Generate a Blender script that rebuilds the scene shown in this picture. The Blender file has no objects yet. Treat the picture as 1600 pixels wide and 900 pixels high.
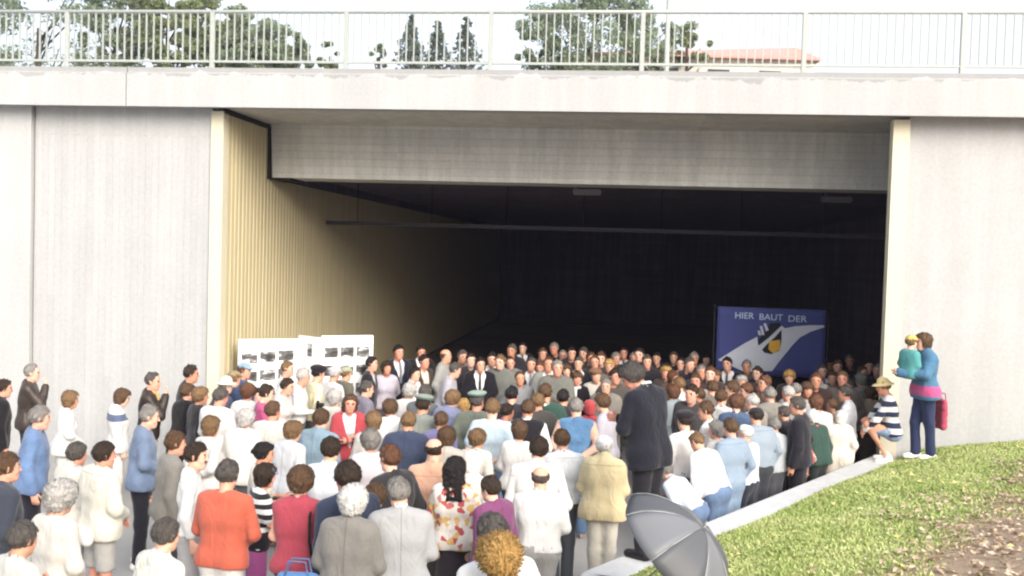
import bpy, bmesh, math, random
import numpy as np
from mathutils import Vector, Matrix

random.seed(7)
RNG = np.random.RandomState(7)
SC = bpy.context.scene
COL = SC.collection
R = math.radians

# ------------------------------------------------------------------ camera
CAM_Z = 3.5
FPX = 1500.0                      # focal length in pixels of a 1600 px wide frame
PITCH = R(2.1)                    # looking slightly down
ROLL = R(1.68)
cam = bpy.data.cameras.new("camera")
cam.sensor_width = 36.0
cam.lens = 36.0 * FPX / 1600.0
cam.clip_start = 0.1
cam.clip_end = 3000.0
cam_ob = bpy.data.objects.new("camera", cam)
CAM_M = Matrix.Translation((0, 0, CAM_Z)) @ Matrix.Rotation(R(90) - PITCH, 4, 'X') @ Matrix.Rotation(ROLL, 4, 'Z')
cam_ob.matrix_world = CAM_M
COL.objects.link(cam_ob)
SC.camera = cam_ob

# ------------------------------------------------------------------ light
SUN_EL, SUN_AZ = R(30), R(30)     # behind the camera and to its right
world = bpy.data.worlds.new("World")
SC.world = world
world.use_nodes = True
wn = world.node_tree.nodes
wl = world.node_tree.links
sky = wn.new("ShaderNodeTexSky")
sky.sky_type = 'NISHITA'
sky.sun_disc = False
sky.sun_elevation = SUN_EL
sky.sun_rotation = math.pi - SUN_AZ
sky.air_density = 1.0
sky.dust_density = 9.0
sky.ozone_density = 0.3
bg = wn["Background"]
# thin overcast: an even pale cloud layer over the clear-sky light
cloud = wn.new("ShaderNodeMix"); cloud.data_type = 'RGBA'
cloud.inputs[0].default_value = 0.7
wl.new(sky.outputs[0], cloud.inputs[6])
cloud.inputs[7].default_value = (3.15, 3.4, 3.75, 1.0)
wl.new(cloud.outputs[2], bg.inputs[0])
bg.inputs[1].default_value = 0.15
sun = bpy.data.lights.new("sun", 'SUN')
sun.energy = 1.3
sun.angle = R(40)
sun.color = (1.0, 0.985, 0.965)
sun_ob = bpy.data.objects.new("sun", sun)
to_sun = Vector((math.sin(SUN_AZ) * math.cos(SUN_EL), -math.cos(SUN_AZ) * math.cos(SUN_EL), math.sin(SUN_EL)))
sun_ob.rotation_euler = to_sun.to_track_quat('Z', 'Y').to_euler()
COL.objects.link(sun_ob)
SC.view_settings.view_transform = 'Standard'
SC.view_settings.look = 'None'
SC.view_settings.exposure = 1.5
SC.view_settings.gamma = 1.0
SC.view_settings.use_curve_mapping = False
try:
    SC.cycles.max_bounces = 6
    SC.cycles.diffuse_bounces = 3
    SC.cycles.use_denoising = True
    SC.cycles.filter_width = 2.2
except Exception:
    pass

def ray(px, py):
    d = CAM_M.to_3x3() @ Vector(((px - 800.0) / FPX, -(py - 450.0) / FPX, -1.0))
    return d
def at_z(px, py, z):
    d = ray(px, py)
    t = (z - CAM_Z) / d.z
    return Vector((d.x * t, d.y * t, z))
def at_y(px, py, y):
    d = ray(px, py)
    t = y / d.y
    return Vector((d.x * t, y, CAM_Z + d.z * t))

# ------------------------------------------------------------------ object helpers
def empty(name, label=None, cat=None, group=None, loc=(0, 0, 0), rz=0.0):
    o = bpy.data.objects.new(name, None)
    COL.objects.link(o)
    o.location = loc
    o.rotation_euler = (0, 0, rz)
    tag(o, label, cat, group)
    return o
def tag(o, label=None, cat=None, group=None, kind=None):
    if label: o['label'] = label
    if cat: o['category'] = cat
    if group: o['group'] = group
    if kind: o['kind'] = kind
    return o
def mesh_from(name, V, F, smooth=True, mats=(), midx=None):
    V = np.asarray(V, dtype=np.float32)
    me = bpy.data.meshes.new(name)
    F = [np.asarray(f) for f in (F if isinstance(F, list) else [F])]
    F = [f for f in F if len(f)]
    me.vertices.add(len(V))
    me.vertices.foreach_set('co', V.ravel())
    nl = sum(f.size for f in F)
    npoly = sum(len(f) for f in F)
    me.loops.add(nl)
    me.polygons.add(npoly)
    me.loops.foreach_set('vertex_index', np.concatenate([f.ravel() for f in F]).astype(np.int32))
    starts, tot = [], 0
    for f in F:
        starts.append(tot + np.arange(len(f)) * f.shape[1])
        tot += f.size
    me.polygons.foreach_set('loop_start', np.concatenate(starts).astype(np.int32))
    for m in mats: me.materials.append(m)
    if midx is not None: me.polygons.foreach_set('material_index', np.asarray(midx, dtype=np.int32))
    me.polygons.foreach_set('use_smooth', np.full(npoly, smooth, dtype=bool))
    me.update(calc_edges=True)
    return me
def link(name, me, parent=None, mat=None):
    o = bpy.data.objects.new(name, me)
    COL.objects.link(o)
    if mat is not None and not me.materials: me.materials.append(mat)
    if parent is not None: o.parent = parent
    return o
class MB:
    """collects boxes, prisms and tubes for one mesh"""
    def __init__(s): s.v = []; s.f = []
    def poly(s, pts, faces):
        n = len(s.v); s.v += [tuple(p) for p in pts]; s.f += [tuple(i + n for i in f) for f in faces]; return s
    def box(s, x0, x1, y0, y1, z0, z1):
        p = [(x, y, z) for z in (z0, z1) for y in (y0, y1) for x in (x0, x1)]
        return s.poly(p, [(0, 2, 3, 1), (4, 5, 7, 6), (0, 1, 5, 4), (2, 6, 7, 3), (0, 4, 6, 2), (1, 3, 7, 5)])
    def prism(s, prof, x0, x1):        # profile in (y, z), extruded along x
        n = len(prof)
        p = [(x0, a, b) for a, b in prof] + [(x1, a, b) for a, b in prof]
        f = [tuple(range(n))[::-1], tuple(range(n, 2 * n))] + [(i, (i + 1) % n, n + (i + 1) % n, n + i) for i in range(n)]
        return s.poly(p, f)
    def slab(s, prof, z0, z1):         # profile in (x, y), extruded along z
        n = len(prof)
        p = [(a, b, z0) for a, b in prof] + [(a, b, z1) for a, b in prof]
        f = [tuple(range(n))[::-1], tuple(range(n, 2 * n))] + [(i, (i + 1) % n, n + (i + 1) % n, n + i) for i in range(n)]
        return s.poly(p, f)
    def tube(s, pts, rad, n=8):
        pts = [Vector(p) for p in pts]
        rad = rad if isinstance(rad, (list, tuple)) else [rad] * len(pts)
        base = len(s.v)
        for i, p in enumerate(pts):
            t = (pts[min(i + 1, len(pts) - 1)] - pts[max(i - 1, 0)]).normalized()
            a = t.orthogonal().normalized(); b = t.cross(a)
            for k in range(n):
                w = 2 * math.pi * k / n
                s.v.append(tuple(p + (a * math.cos(w) + b * math.sin(w)) * rad[i]))
        for i in range(len(pts) - 1):
            for k in range(n):
                q = base + i * n
                s.f.append((q + k, q + (k + 1) % n, q + n + (k + 1) % n, q + n + k))
        s.f.append(tuple(base + k for k in range(n))[::-1])
        s.f.append(tuple(base + (len(pts) - 1) * n + k for k in range(n)))
        return s
    def mesh(s, name, mat=None, bevel=0.0, smooth=False):
        me = bpy.data.meshes.new(name)
        me.from_pydata(s.v, [], s.f)
        bm = bmesh.new(); bm.from_mesh(me)
        bmesh.ops.recalc_face_normals(bm, faces=bm.faces)
        if bevel:
            bmesh.ops.bevel(bm, geom=[e for e in bm.edges if e.calc_face_angle(0) > 0.5], offset=bevel, segments=1, affect='EDGES')
        bm.to_mesh(me); bm.free()
        if smooth: me.polygons.foreach_set('use_smooth', [True] * len(me.polygons))
        if mat: me.materials.append(mat)
        return me
    def build(s, name, mat=None, parent=None, bevel=0.0, smooth=False):
        return link(name, s.mesh(name, mat, bevel, smooth), parent)

# ------------------------------------------------------------------ materials
def hexlin(h, k=1.0):
    h = h.lstrip('#')
    c = [int(h[i:i + 2], 16) / 255.0 for i in (0, 2, 4)]
    return tuple((x / 12.92 if x < 0.04045 else ((x + 0.055) / 1.055) ** 2.4) * k for x in c) + (1.0,)
class NT:
    def __init__(s, name, rough=0.8, spec=0.3):
        s.m = bpy.data.materials.new(name); s.m.use_nodes = True
        s.n = s.m.node_tree.nodes; s.l = s.m.node_tree.links
        s.b = s.n["Principled BSDF"]
        s.b.inputs['Roughness'].default_value = rough
        s.b.inputs['Specular IOR Level'].default_value = spec
        s._co = None
    def co(s):
        if s._co is None: s._co = s.n.new("ShaderNodeTexCoord").outputs['Object']
        return s._co
    def mapping(s, scale=(1, 1, 1), rot=(0, 0, 0), loc=(0, 0, 0)):
        m = s.n.new("ShaderNodeMapping"); s.l.new(s.co(), m.inputs[0])
        m.inputs['Scale'].default_value = scale; m.inputs['Rotation'].default_value = rot; m.inputs['Location'].default_value = loc
        return m.outputs[0]
    def noise(s, scale=5, detail=4, rough=0.55, vec=None, dist=0.0):
        t = s.n.new("ShaderNodeTexNoise"); s.l.new(vec if vec is not None else s.co(), t.inputs['Vector'])
        t.inputs['Scale'].default_value = scale; t.inputs['Detail'].default_value = detail
        t.inputs['Roughness'].default_value = rough; t.inputs['Distortion'].default_value = dist
        return t.outputs['Fac']
    def ramp(s, fac, stops):
        r = s.n.new("ShaderNodeValToRGB"); s.l.new(fac, r.inputs[0])
        e = r.color_ramp.elements
        while len(e) < len(stops): e.new(0.5)
        for i, (p, c) in enumerate(stops):
            e[i].position = p; e[i].color = c if len(c) == 4 else tuple(c) + (1,)
        return r.outputs[0]
    def mix(s, fac, a, b, mode='MIX'):
        m = s.n.new("ShaderNodeMix"); m.data_type = 'RGBA'; m.blend_type = mode
        for i, v in ((0, fac), (6, a), (7, b)):
            if hasattr(v, 'is_linked'): s.l.new(v, m.inputs[i])
            else: m.inputs[i].default_value = v
        return m.outputs[2]
    def math(s, op, a, b=0.0, c=0.0):
        m = s.n.new("ShaderNodeMath"); m.operation = op
        for i, v in enumerate((a, b, c)):
            if hasattr(v, 'is_linked'): s.l.new(v, m.inputs[i])
            else: m.inputs[i].default_value = v
        return m.outputs[0]
    def sep(s, vec=None):
        x = s.n.new("ShaderNodeSeparateXYZ"); s.l.new(vec if vec is not None else s.co(), x.inputs[0]); return x.outputs
    def base(s, c):
        if hasattr(c, 'is_linked'): s.l.new(c, s.b.inputs['Base Color'])
        else: s.b.inputs['Base Color'].default_value = c
        return s
    def bump(s, h, strength=0.4, dist=0.01):
        b = s.n.new("ShaderNodeBump"); s.l.new(h, b.inputs['Height'])
        b.inputs['Strength'].default_value = strength; b.inputs['Distance'].default_value = dist
        s.l.new(b.outputs[0], s.b.inputs['Normal']); return s
G1 = lambda v: (v, v, v, 1)
def paint(name, hexc, rough=0.6, k=1.0, var=0.12, scale=6, spec=0.3, bump=0.1):
    t = NT(name, rough, spec)
    c = hexlin(hexc, k)
    n = t.noise(scale, 5)
    t.base(t.mix(n, tuple(x * (1 - var) for x in c[:3]) + (1,), tuple(min(1, x * (1 + var)) for x in c[:3]) + (1,)))
    t.bump(t.noise(scale * 12, 3), bump, 0.004)
    return t.m
def concrete(name, dark, light, board=None, streak=0.25, bw=0.12, tint=(0.99, 1, 1), bstr=0.75, dirt=None):
    """board: None, 'v' (vertical shuttering boards) or 'h' (horizontal)"""
    t = NT(name, 0.9, 0.2)
    T = lambda v: (v * tint[0], v * tint[1], v * tint[2], 1)
    big = t.noise(0.9, 6, 0.6)
    fine = t.noise(22, 4, 0.6)
    c = t.ramp(big, [(0.3, T(dark)), (0.72, T(light))])
    c = t.mix(0.28, c, t.ramp(fine, [(0.3, T(dark * 0.8)), (0.7, T(light * 1.1))]))
    sv = t.mapping((3.0, 3.0, 0.16))
    st = t.ramp(t.noise(1.6, 5, 0.65, sv), [(0.42, G1(1 - streak)), (0.62, G1(1.0))])
    c = t.mix(1.0, c, st, 'MULTIPLY')
    h = t.math('ADD', t.math('MULTIPLY', fine, 0.35), t.noise(90, 2))
    if board:
        br = t.n.new("ShaderNodeTexBrick")
        rot = (R(90), 0, 0) if board == 'h' else (R(90), R(90), 0)
        x = t.sep()
        cb = t.n.new("ShaderNodeCombineXYZ")
        t.l.new(x[0] if board == 'h' else x[2], cb.inputs[0])
        t.l.new(x[2] if board == 'h' else x[0], cb.inputs[1])
        t.l.new(cb.outputs[0], br.inputs['Vector'])
        br.inputs['Scale'].default_value = 1.0
        br.inputs['Brick Width'].default_value = 2.6
        br.inputs['Row Height'].default_value = bw
        br.inputs['Mortar Size'].default_value = 0.004
        br.inputs['Mortar Smooth'].default_value = 0.3
        br.inputs['Color1'].default_value = G1(0.82); br.inputs['Color2'].default_value = G1(1.06); br.inputs['Mortar'].default_value = G1(0.66)
        c = t.mix(bstr, c, br.outputs[0], 'MULTIPLY')
        h = t.math('SUBTRACT', h, t.math('MULTIPLY', br.outputs[1], 3.0))
    if dirt:       # weathering runs under the top edge
        dn = t.noise(2.2, 5, 0.65, t.mapping((1.0, 1.0, 0.35)))
        z = t.math('DIVIDE', t.math('SUBTRACT', t.sep()[2], dirt[0]), dirt[1] - dirt[0])
        m = t.math('MULTIPLY', t.math('GREATER_THAN', t.math('ADD', z, t.math('MULTIPLY', t.math('SUBTRACT', dn, 0.5), 2.2)), 0.42), 0.6)
        c = t.mix(m, c, T(dark * 0.6))
    t.base(c)
    t.bump(h, 0.5, 0.006)
    return t.m
# ================================================================== the place
YAW = R(6.5)
R0 = Vector((5.40, 13.80, 0))          # front edge of the right-hand abutment
LXL = -10.33                            # local x of the left front edge of the opening
Z_SOF, Z_DECK, Z_BEAM = 5.62, 6.23, 4.72
DEEP = 36.0
OVER = 2.2                              # overhang of the deck in front of the beam
def bplace(o):
    o.location = R0; o.rotation_euler = (0, 0, -YAW); return o
def bworld(lx, ly, z=0):
    return Vector((R0.x + lx * math.cos(YAW) + ly * math.sin(YAW), R0.y - lx * math.sin(YAW) + ly * math.cos(YAW), z))

M_fascia = concrete('fascia_concrete', 0.42, 0.47, None, 0.08, dirt=(Z_DECK - 0.20, Z_DECK))
M_beam = concrete('beam_concrete', 0.58, 0.70, 'h', 0.15, 0.13, (1, 1, 0.95), 0.45)
M_wing = concrete('wing_concrete', 0.41, 0.455, 'v', 0.06, 0.11, (0.99, 1, 1), 0.22)
M_wing2 = concrete('pale_wing_concrete', 0.43, 0.475, None, 0.07)
M_inner = concrete('shade_tinted_concrete', 0.11, 0.16, 'h', 0.25, 0.16, (0.95, 0.80, 1.2))  # the tunnel's deep shade and its violet cast put into the concrete colour
M_coping = concrete('coping_concrete', 0.50, 0.58, None, 0.1)
M_kerb = concrete('kerb_concrete', 0.42, 0.55, None, 0.2)
def clad_mat():
    t = NT('yellow_cladding_paint', 0.75, 0.25)
    a, b = hexlin('#c2b795', 0.95), hexlin('#cec39f', 0.97)
    n = t.noise(1.2, 5)
    c = t.mix(n, a, b)
    sv = t.mapping((4, 4, 0.12))
    c = t.mix(1.0, c, t.ramp(t.noise(2.5, 4, 0.6, sv), [(0.35, G1(0.86)), (0.6, G1(1.0))]), 'MULTIPLY')
    t.base(c); t.bump(t.noise(60, 3), 0.25, 0.004)
    return t.m
M_clad = clad_mat()
M_cream = paint('cream_edge_paint', '#ccc6b0', 0.7, 1.0, 0.06, 3)
M_galv = paint('galvanised_steel', '#a1a6a2', 0.45, 1.0, 0.1, 9, 0.5)
M_dark = paint('dark_joint_filler', '#1c1a1c', 0.8)
M_lampbox = paint('grey_lamp_housing', '#6a676d', 0.5)
M_tray = paint('dull_tray_steel', '#3a383e', 0.6)

# ---- ground
def road_mat():
    t = NT('pale_road_concrete', 0.92, 0.2)
    n = t.noise(140, 3, 0.7)
    c = t.ramp(n, [(0.3, (0.27, 0.265, 0.255)), (0.7, (0.38, 0.37, 0.355))])
    c = t.mix(t.ramp(t.noise(0.5, 5), [(0.4, G1(0)), (0.6, G1(0.6))]), c, (0.42, 0.40, 0.37, 1))
    t.base(c); t.bump(n, 0.5, 0.006)
    return t.m
M_road = road_mat()
def zroad(y): return 0.075 * min(7.5, max(0.0, 9.5 - y))     # the road climbs gently out of the underpass
_ys = [-600, 0, 2.0, 3.5, 5.0, 6.5, 8.0, 9.5, 11, 600]
g = MB().poly([(x, y, zroad(y)) for y in _ys for x in (-600, 600)], [(2 * i, 2 * i + 1, 2 * i + 3, 2 * i + 2) for i in range(len(_ys) - 1)]).build('road', M_road)
tag(g, kind='structure')

# ---- bridge: deck slab with edge beam, cantilever, main beam
bridge = bplace(empty('road_bridge', 'pale concrete road bridge spanning the dark underpass', 'bridge'))
XL, XR = -30.0, 16.0
joints = [XL, -22.1, -11.6, XR]
for i in range(3):
    mb = MB()
    a, b = joints[i] + 0.008, joints[i + 1] - 0.008
    mb.prism([(0, Z_SOF), (0, Z_DECK - 0.10), (0.03, Z_DECK - 0.07), (0.03, Z_DECK), (0.45, Z_DECK), (0.45, Z_SOF + 0.03), (0.10, Z_SOF + 0.03), (0.08, Z_SOF + 0.045), (0.06, Z_SOF + 0.03), (0.06, Z_SOF)], a, b)
    mb.build('edge_beam', M_fascia, bridge)
MB().prism([(0.45, Z_SOF + 0.03), (0.45, Z_DECK - 0.12), (20.0, Z_DECK - 0.12), (20.0, Z_SOF + 0.03)], XL, XR).build('deck_slab', M_beam, bridge)
mb = MB()
mb.prism([(OVER, Z_SOF + 0.03), (OVER + 0.10, Z_BEAM), (OVER + 0.9, Z_BEAM), (OVER + 0.9, Z_SOF + 0.03)], LXL + 0.26, 3.59)
mb.build('main_beam', M_beam, bridge)
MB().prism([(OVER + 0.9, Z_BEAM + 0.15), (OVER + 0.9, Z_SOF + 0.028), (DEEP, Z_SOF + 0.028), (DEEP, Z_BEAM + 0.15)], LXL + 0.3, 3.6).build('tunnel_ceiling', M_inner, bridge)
MB().box(XL, XR, 0.55, 2.0, Z_DECK - 0.119, Z_DECK - 0.01).build('footway', M_kerb, bridge)
MB().box(XL, XR, 8.0, 8.35, Z_DECK - 0.119, Z_DECK + 0.32).build('kerb_upstand', M_fascia, bridge)
MB().box(XL, XR, 2.2, 7.9, Z_DECK - 0.119, Z_DECK - 0.10).build('carriageway', M_road, bridge)

# ---- walls
def wall(name, label, parts, cat='wall'):
    root = bplace(empty(name, label, cat))
    for pn, m, mb in parts: mb.build(pn, m, root)
    return root
# left abutment with ribbed yellow cladding
la = bplace(empty('abutment_wall', 'concrete abutment wall with ribbed yellow cladding lining the underpass', 'wall'))
MB().box(LXL - 3.0, LXL - 0.006, 0.35, 1.6, -0.2, Z_SOF + 0.028).build('concrete_face', M_wing, la)
MB().box(LXL - 0.002, LXL + 0.20, 0.30, 0.50, -0.2, Z_SOF - 0.02).build('cream_edge', M_cream, la)
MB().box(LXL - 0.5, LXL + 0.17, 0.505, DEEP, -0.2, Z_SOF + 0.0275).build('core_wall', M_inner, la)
# ribbed panels: each 1.6 m long, trapezoid ribs every 0.2 m
def rib_panel(z1):
    mb = MB(); prof = []
    n = 10; L = 1.59; p = L / n
    for k in range(n):
        y = k * p
        prof += [(0.009, y), (0.009, y + p * 0.55), (0.0, y + p * 0.65), (0.0, y + p * 0.9)]
    prof += [(0.009, L), (-0.02, L), (-0.02, 0)]
    mb.slab(prof, 0.05, z1)
    return mb.mesh('cladding_panel', M_clad)
tall, low = rib_panel(Z_SOF - 0.05), rib_panel(Z_BEAM - 0.02)
bare = low.copy(); bare.materials.clear(); bare.materials.append(paint('shade_cladding_paint', '#c0b592', 0.8, 1.0, 0.08, 1.5))  # deep panels: the wall's fade into shade put lightly into the colour
k = 0; y = 0.52
while y + 1.6 < DEEP:
    o = link('cladding_panel', tall if y + 1.6 < OVER + 0.2 else (low if y < 9.5 else bare), la)
    o.location = (LXL + 0.19, y, 0); y += 1.6; k += 1
MB().box(LXL + 0.165, LXL + 0.205, OVER - 0.10, OVER - 0.004, Z_BEAM - 0.02, Z_SOF - 0.02).build('cover_strip', M_clad, la)
mb = MB()
mb.box(LXL + 0.17, LXL + 0.235, 0.34, OVER - 0.02, Z_SOF - 0.045, Z_SOF + 0.026)
mb.box(LXL + 0.21, LXL + 0.256, OVER - 0.02, OVER + 0.06, Z_BEAM - 0.03, Z_SOF - 0.046)
mb.box(LXL + 0.21, LXL + 0.60, OVER + 0.09, OVER + 0.85, Z_BEAM - 0.035, Z_BEAM - 0.002)
mb.build('joint_filler', M_dark, la)
wall('wing_wall', 'pale smooth concrete wing wall left of the vertical joint', [('wall_face', M_wing2, MB().box(-30, LXL - 3.03, 0.28, 1.6, -0.2, Z_SOF + 0.0285))])
# right abutment
ra = bplace(empty('abutment_wall', 'pale concrete abutment with cream edge on the grass side of the underpass', 'wall'))
MB().box(0.30, 16, 0.35, 0.70, -0.2, Z_SOF + 0.028).build('concrete_face', M_wing2, ra)
MB().box(0.06, 0.294, 0.28, 0.46, -0.2, Z_SOF - 0.02).build('cream_edge', M_cream, ra)
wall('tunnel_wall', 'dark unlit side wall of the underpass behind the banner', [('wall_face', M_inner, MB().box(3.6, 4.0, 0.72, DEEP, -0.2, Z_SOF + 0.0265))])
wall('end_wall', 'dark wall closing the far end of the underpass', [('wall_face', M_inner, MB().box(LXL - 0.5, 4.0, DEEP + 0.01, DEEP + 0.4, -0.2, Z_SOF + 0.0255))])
# cable tray and lamp housings in the tunnel
tr = bplace(empty('cable_tray', 'long grey cable tray crossing under the tunnel ceiling', 'cable tray'))
mb = MB(); mb.box(LXL + 0.25, 3.55, 5.55, 5.75, 3.99, 4.01); mb.box(LXL + 0.25, 3.55, 5.53, 5.55, 3.99, 4.07); mb.build('tray', M_tray, tr)
for i in range(8): MB().tube([(LXL + 0.9 + i * 1.6, 5.65, 4.011), (LXL + 0.9 + i * 1.6, 5.65, Z_BEAM + 0.2)], 0.008, 6).build('hanger', M_dark, tr)
for px, lab in ((918, 'unlit grey lamp housing under the beam near the middle of the tunnel'), (1308, 'unlit grey lamp housing under the beam near the right pier')):
    c = at_y(px, 291 if px < 1000 else 302, 17.6)
    t = empty('ceiling_lamp', lab, 'lamp', 'lamp housings behind the beam', (c.x, c.y, Z_BEAM), -YAW)
    MB().box(-0.26, 0.26, -0.10, 0.10, -0.11, -0.02).build('housing', M_lampbox, t, 0.01)
    MB().box(-0.24, 0.24, -0.08, 0.08, -0.125, -0.111).build('diffuser', paint('lamp_diffuser', '#77757c', 0.4), t)
    mb = MB()
    for sx in (-0.2, 0.2): mb.tube([(sx, 0, -0.03), (sx, 0, 0.16)], 0.01, 6)
    mb.build('hanger', M_lampbox, t)

# ---- railing on the edge beam
rail = bplace(empty('bridge_railing', 'galvanised steel railing with vertical bars along the bridge edge', 'railing'))
ZR0, ZR1 = Z_DECK + 0.13, Z_DECK + 0.90
posts = [bworld(0, 0)]
plx = []
for px in (-115, 105, 332, 541, 767, 1004, 1257, 1505, 1760):
    d = ray(px, 60); # intersect facade plane (local y = 0.2)
    n = Vector((math.sin(YAW), math.cos(YAW), 0)); c = bworld(0, 0.2)
    t = c.dot(n) / d.dot(n); p = d * t
    q = Vector((p.x - R0.x, p.y - R0.y, 0))
    plx.append(q.x * math.cos(YAW) - q.y * math.sin(YAW))
ry = 0.20
MB().tube([(XL + 8, ry, ZR1), (XR - 6, ry, ZR1)], 0.030, 10).build('top_rail', M_galv, rail, smooth=True)
MB().box(XL + 8, XR - 6, ry - 0.02, ry + 0.02, ZR0 - 0.02, ZR0 + 0.015).build('bottom_rail', M_galv, rail)
mb = MB(); mb.box(-0.035, 0.035, -0.03, 0.03, 0.012, ZR1 - Z_DECK - 0.01)
me_post = mb.mesh('post', M_galv, 0.006)
me_plate = MB().box(-0.09, 0.09, -0.08, 0.08, 0.001, 0.012).mesh('base_plate', M_galv)
for lx in plx:
    o = link('post', me_post, rail); o.location = (lx, ry, Z_DECK)
    q = link('base_plate', me_plate, o)
me_bar = MB().box(-0.009, 0.009, -0.014, 0.014, ZR0 - Z_DECK + 0.015, ZR1 - Z_DECK - 0.02).mesh('baluster', M_galv)
for i in range(len(plx) - 1):
    n = max(2, round((plx[i + 1] - plx[i]) / 0.118))
    for j in range(1, n):
        lx = plx[i] + (plx[i + 1] - plx[i]) * j / n
        o = link('baluster', me_bar, rail); o.location = (lx, ry, Z_DECK)

# ---- upper ground behind the bridge
M_meadow = paint('rough_grass_soil', '#6d7a4a', 0.95, 0.6, 0.3, 2)
g = MB(); a = [bworld(-300, 20.0, 6.05), bworld(300, 20.0, 6.05), bworld(300, 500, 6.05), bworld(-300, 500, 6.05)]
g.poly(a + [Vector((p.x, p.y, 5.75)) for p in a], [(0, 1, 2, 3), (0, 4, 5, 1)])
tag(g.build('upper_ground', M_meadow), kind='structure')

# ---- retaining wall and grass bank on the right
WA, WB = Vector((0.71, 8.23)), Vector((5.34, 13.74))
WU = (WB - WA).normalized(); WN = Vector((WU.y, -WU.x))       # WN points to the grass
KERB_Z = 0.75
def perp(x, y): return (x - WA.x) * WN.x + (y - WA.y) * WN.y
def zg(x, y):
    d = max(0.0, perp(x, y))
    return KERB_Z - 0.06 + 0.20 * min(d, 5.5) + 0.03 * math.sin(1.7 * x + 0.6) * math.sin(1.3 * y)
path = [Vector((-5.5, 2.0)), Vector((0.05, 6.0)), WA, WA.lerp(WB, 0.33), WA.lerp(WB, 0.66), WB]
rw = empty('retaining_wall', 'low white concrete retaining wall edging the grass bank', 'wall')
for nm, w0, w1, z0, z1, m in (('coping', -0.03, 0.32, KERB_Z - 0.13, KERB_Z, M_coping), ('wall_face', 0.0, 0.28, -0.1, KERB_Z - 0.132, M_wing2)):
    for i in range(len(path) - 1):
        a, b = path[i], path[i + 1]
        u = (b - a).normalized(); nn = Vector((u.y, -u.x)); g0 = u * 0.004
        if nm == 'wall_face' and i >= 3: pass
        prof = [tuple(a + g0 + nn * w0), tuple(b - g0 + nn * w0), tuple(b - g0 + nn * w1), tuple(a + g0 + nn * w1)]
        MB().slab(prof, z0, z1).build(nm, m, rw, 0.012 if nm == 'coping' else 0)
def bank_mat():
    t = NT('grass_bank_soil', 0.95, 0.15)
    n1 = t.noise(1.3, 5); n2 = t.noise(26, 4)
    green = t.mix(n2, (0.22, 0.28, 0.09, 1), (0.34, 0.39, 0.15, 1))
    soil = t.mix(n2, (0.26, 0.185, 0.125, 1), (0.42, 0.32, 0.23, 1))
    x = t.sep()
    # the bare strip runs parallel to the wall, about 3.3 m up the bank
    dd = t.math('ADD', t.math('MULTIPLY', x[0], WN.x), t.math('MULTIPLY', x[1], WN.y))
    dd = t.math('SUBTRACT', dd, WA.x * WN.x + WA.y * WN.y)
    k = t.math('ADD', dd, t.math('MULTIPLY', t.math('SUBTRACT', n1, 0.5), 1.2))
    f = t.ramp(t.math('MULTIPLY', k, 0.2), [(BARE * 0.2 - 0.02, G1(0)), (BARE * 0.2 + 0.05, G1(1))])
    t.base(t.mix(f, green, soil)); t.bump(n2, 0.8, 0.03)
    return t.m
BARE = 2.15
V, F = [], []
ext = [Vector((-5.5, 2.0)) + Vector((0.2, -0.2)), Vector((0.05, 6.0)), WA, WA.lerp(WB, 0.5), WB, bworld(3, 0.33).xy, bworld(9, 0.33).xy, bworld(16, 0.33).xy]
pts = []
for i in range(len(ext) - 1):
    n = max(1, int((ext[i + 1] - ext[i]).length / 0.35))
    pts += [ext[i].lerp(ext[i + 1], j / n) for j in range(n)]
pts.append(ext[-1])
ws = [0.30] + [0.3 + 0.3 * k for k in range(1, 25)] + [9, 12, 18, 28]
for p in pts:
    st = 0.0
    for w in ws:
        q = p + WN * (w if perp(p.x, p.y) < 0.02 else w - 0.3)
        V.append((q.x, q.y, zg(q.x, q.y)))
nw = len(ws)
for i in range(len(pts) - 1):
    for j in range(nw - 1): F.append((i * nw + j, i * nw + j + 1, (i + 1) * nw + j + 1, (i + 1) * nw + j))
bank = link('grass_bank', mesh_from('grass_bank', V, np.array(F)[:, ::-1], True, [bank_mat()]))
tag(bank, kind='structure')
# blades
def blades(n, seed, hgt, name, mat, keep):
    rs = np.random.RandomState(seed)
    a = rs.uniform(-1.5, 9.0, n); w = rs.uniform(0.33, 5.2, n)
    x = WA.x + WU.x * a + WN.x * w; y = WA.y + WU.y * a + WN.y * w
    # right of the pier the bank stops at the wall
    lyv = (x - R0.x) * math.sin(YAW) + (y - R0.y) * math.cos(YAW)
    ok = (lyv < 0.28) & (y > 4.0) & keep(x, y, w, rs)
    x, y = x[ok], y[ok]; n = len(x)
    z = np.array([zg(i, j) for i, j in zip(x, y)])
    th = rs.uniform(0, 2 * np.pi, n); hh = hgt * rs.uniform(0.5, 1.3, n); wd = 0.008 * rs.uniform(0.7, 1.6, n)
    lean = rs.uniform(0.1, 0.9, n) * hh; la_ = rs.uniform(0, 2 * np.pi, n)
    b = np.stack([x, y, z - 0.01], 1)
    dx = np.stack([np.cos(th) * wd, np.sin(th) * wd, 0 * x], 1)
    tip = b + np.stack([np.cos(la_) * lean, np.sin(la_) * lean, hh], 1)
    mid = (b + tip) / 2 + np.stack([0 * x, 0 * x, hh * 0.15], 1)
    V = np.stack([b - dx, b + dx, mid + dx * 0.8, mid - dx * 0.8, tip], 1).reshape(-1, 3)
    k = np.arange(n)[:, None] * 5
    q = np.concatenate([k, k + 1, k + 2, k + 3], 1); tr = np.concatenate([k + 3, k + 2, k + 4], 1)
    o = link(name, mesh_from(name, V, [q, tr], True, [mat])); tag(o, kind='stuff'); return o
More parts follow.
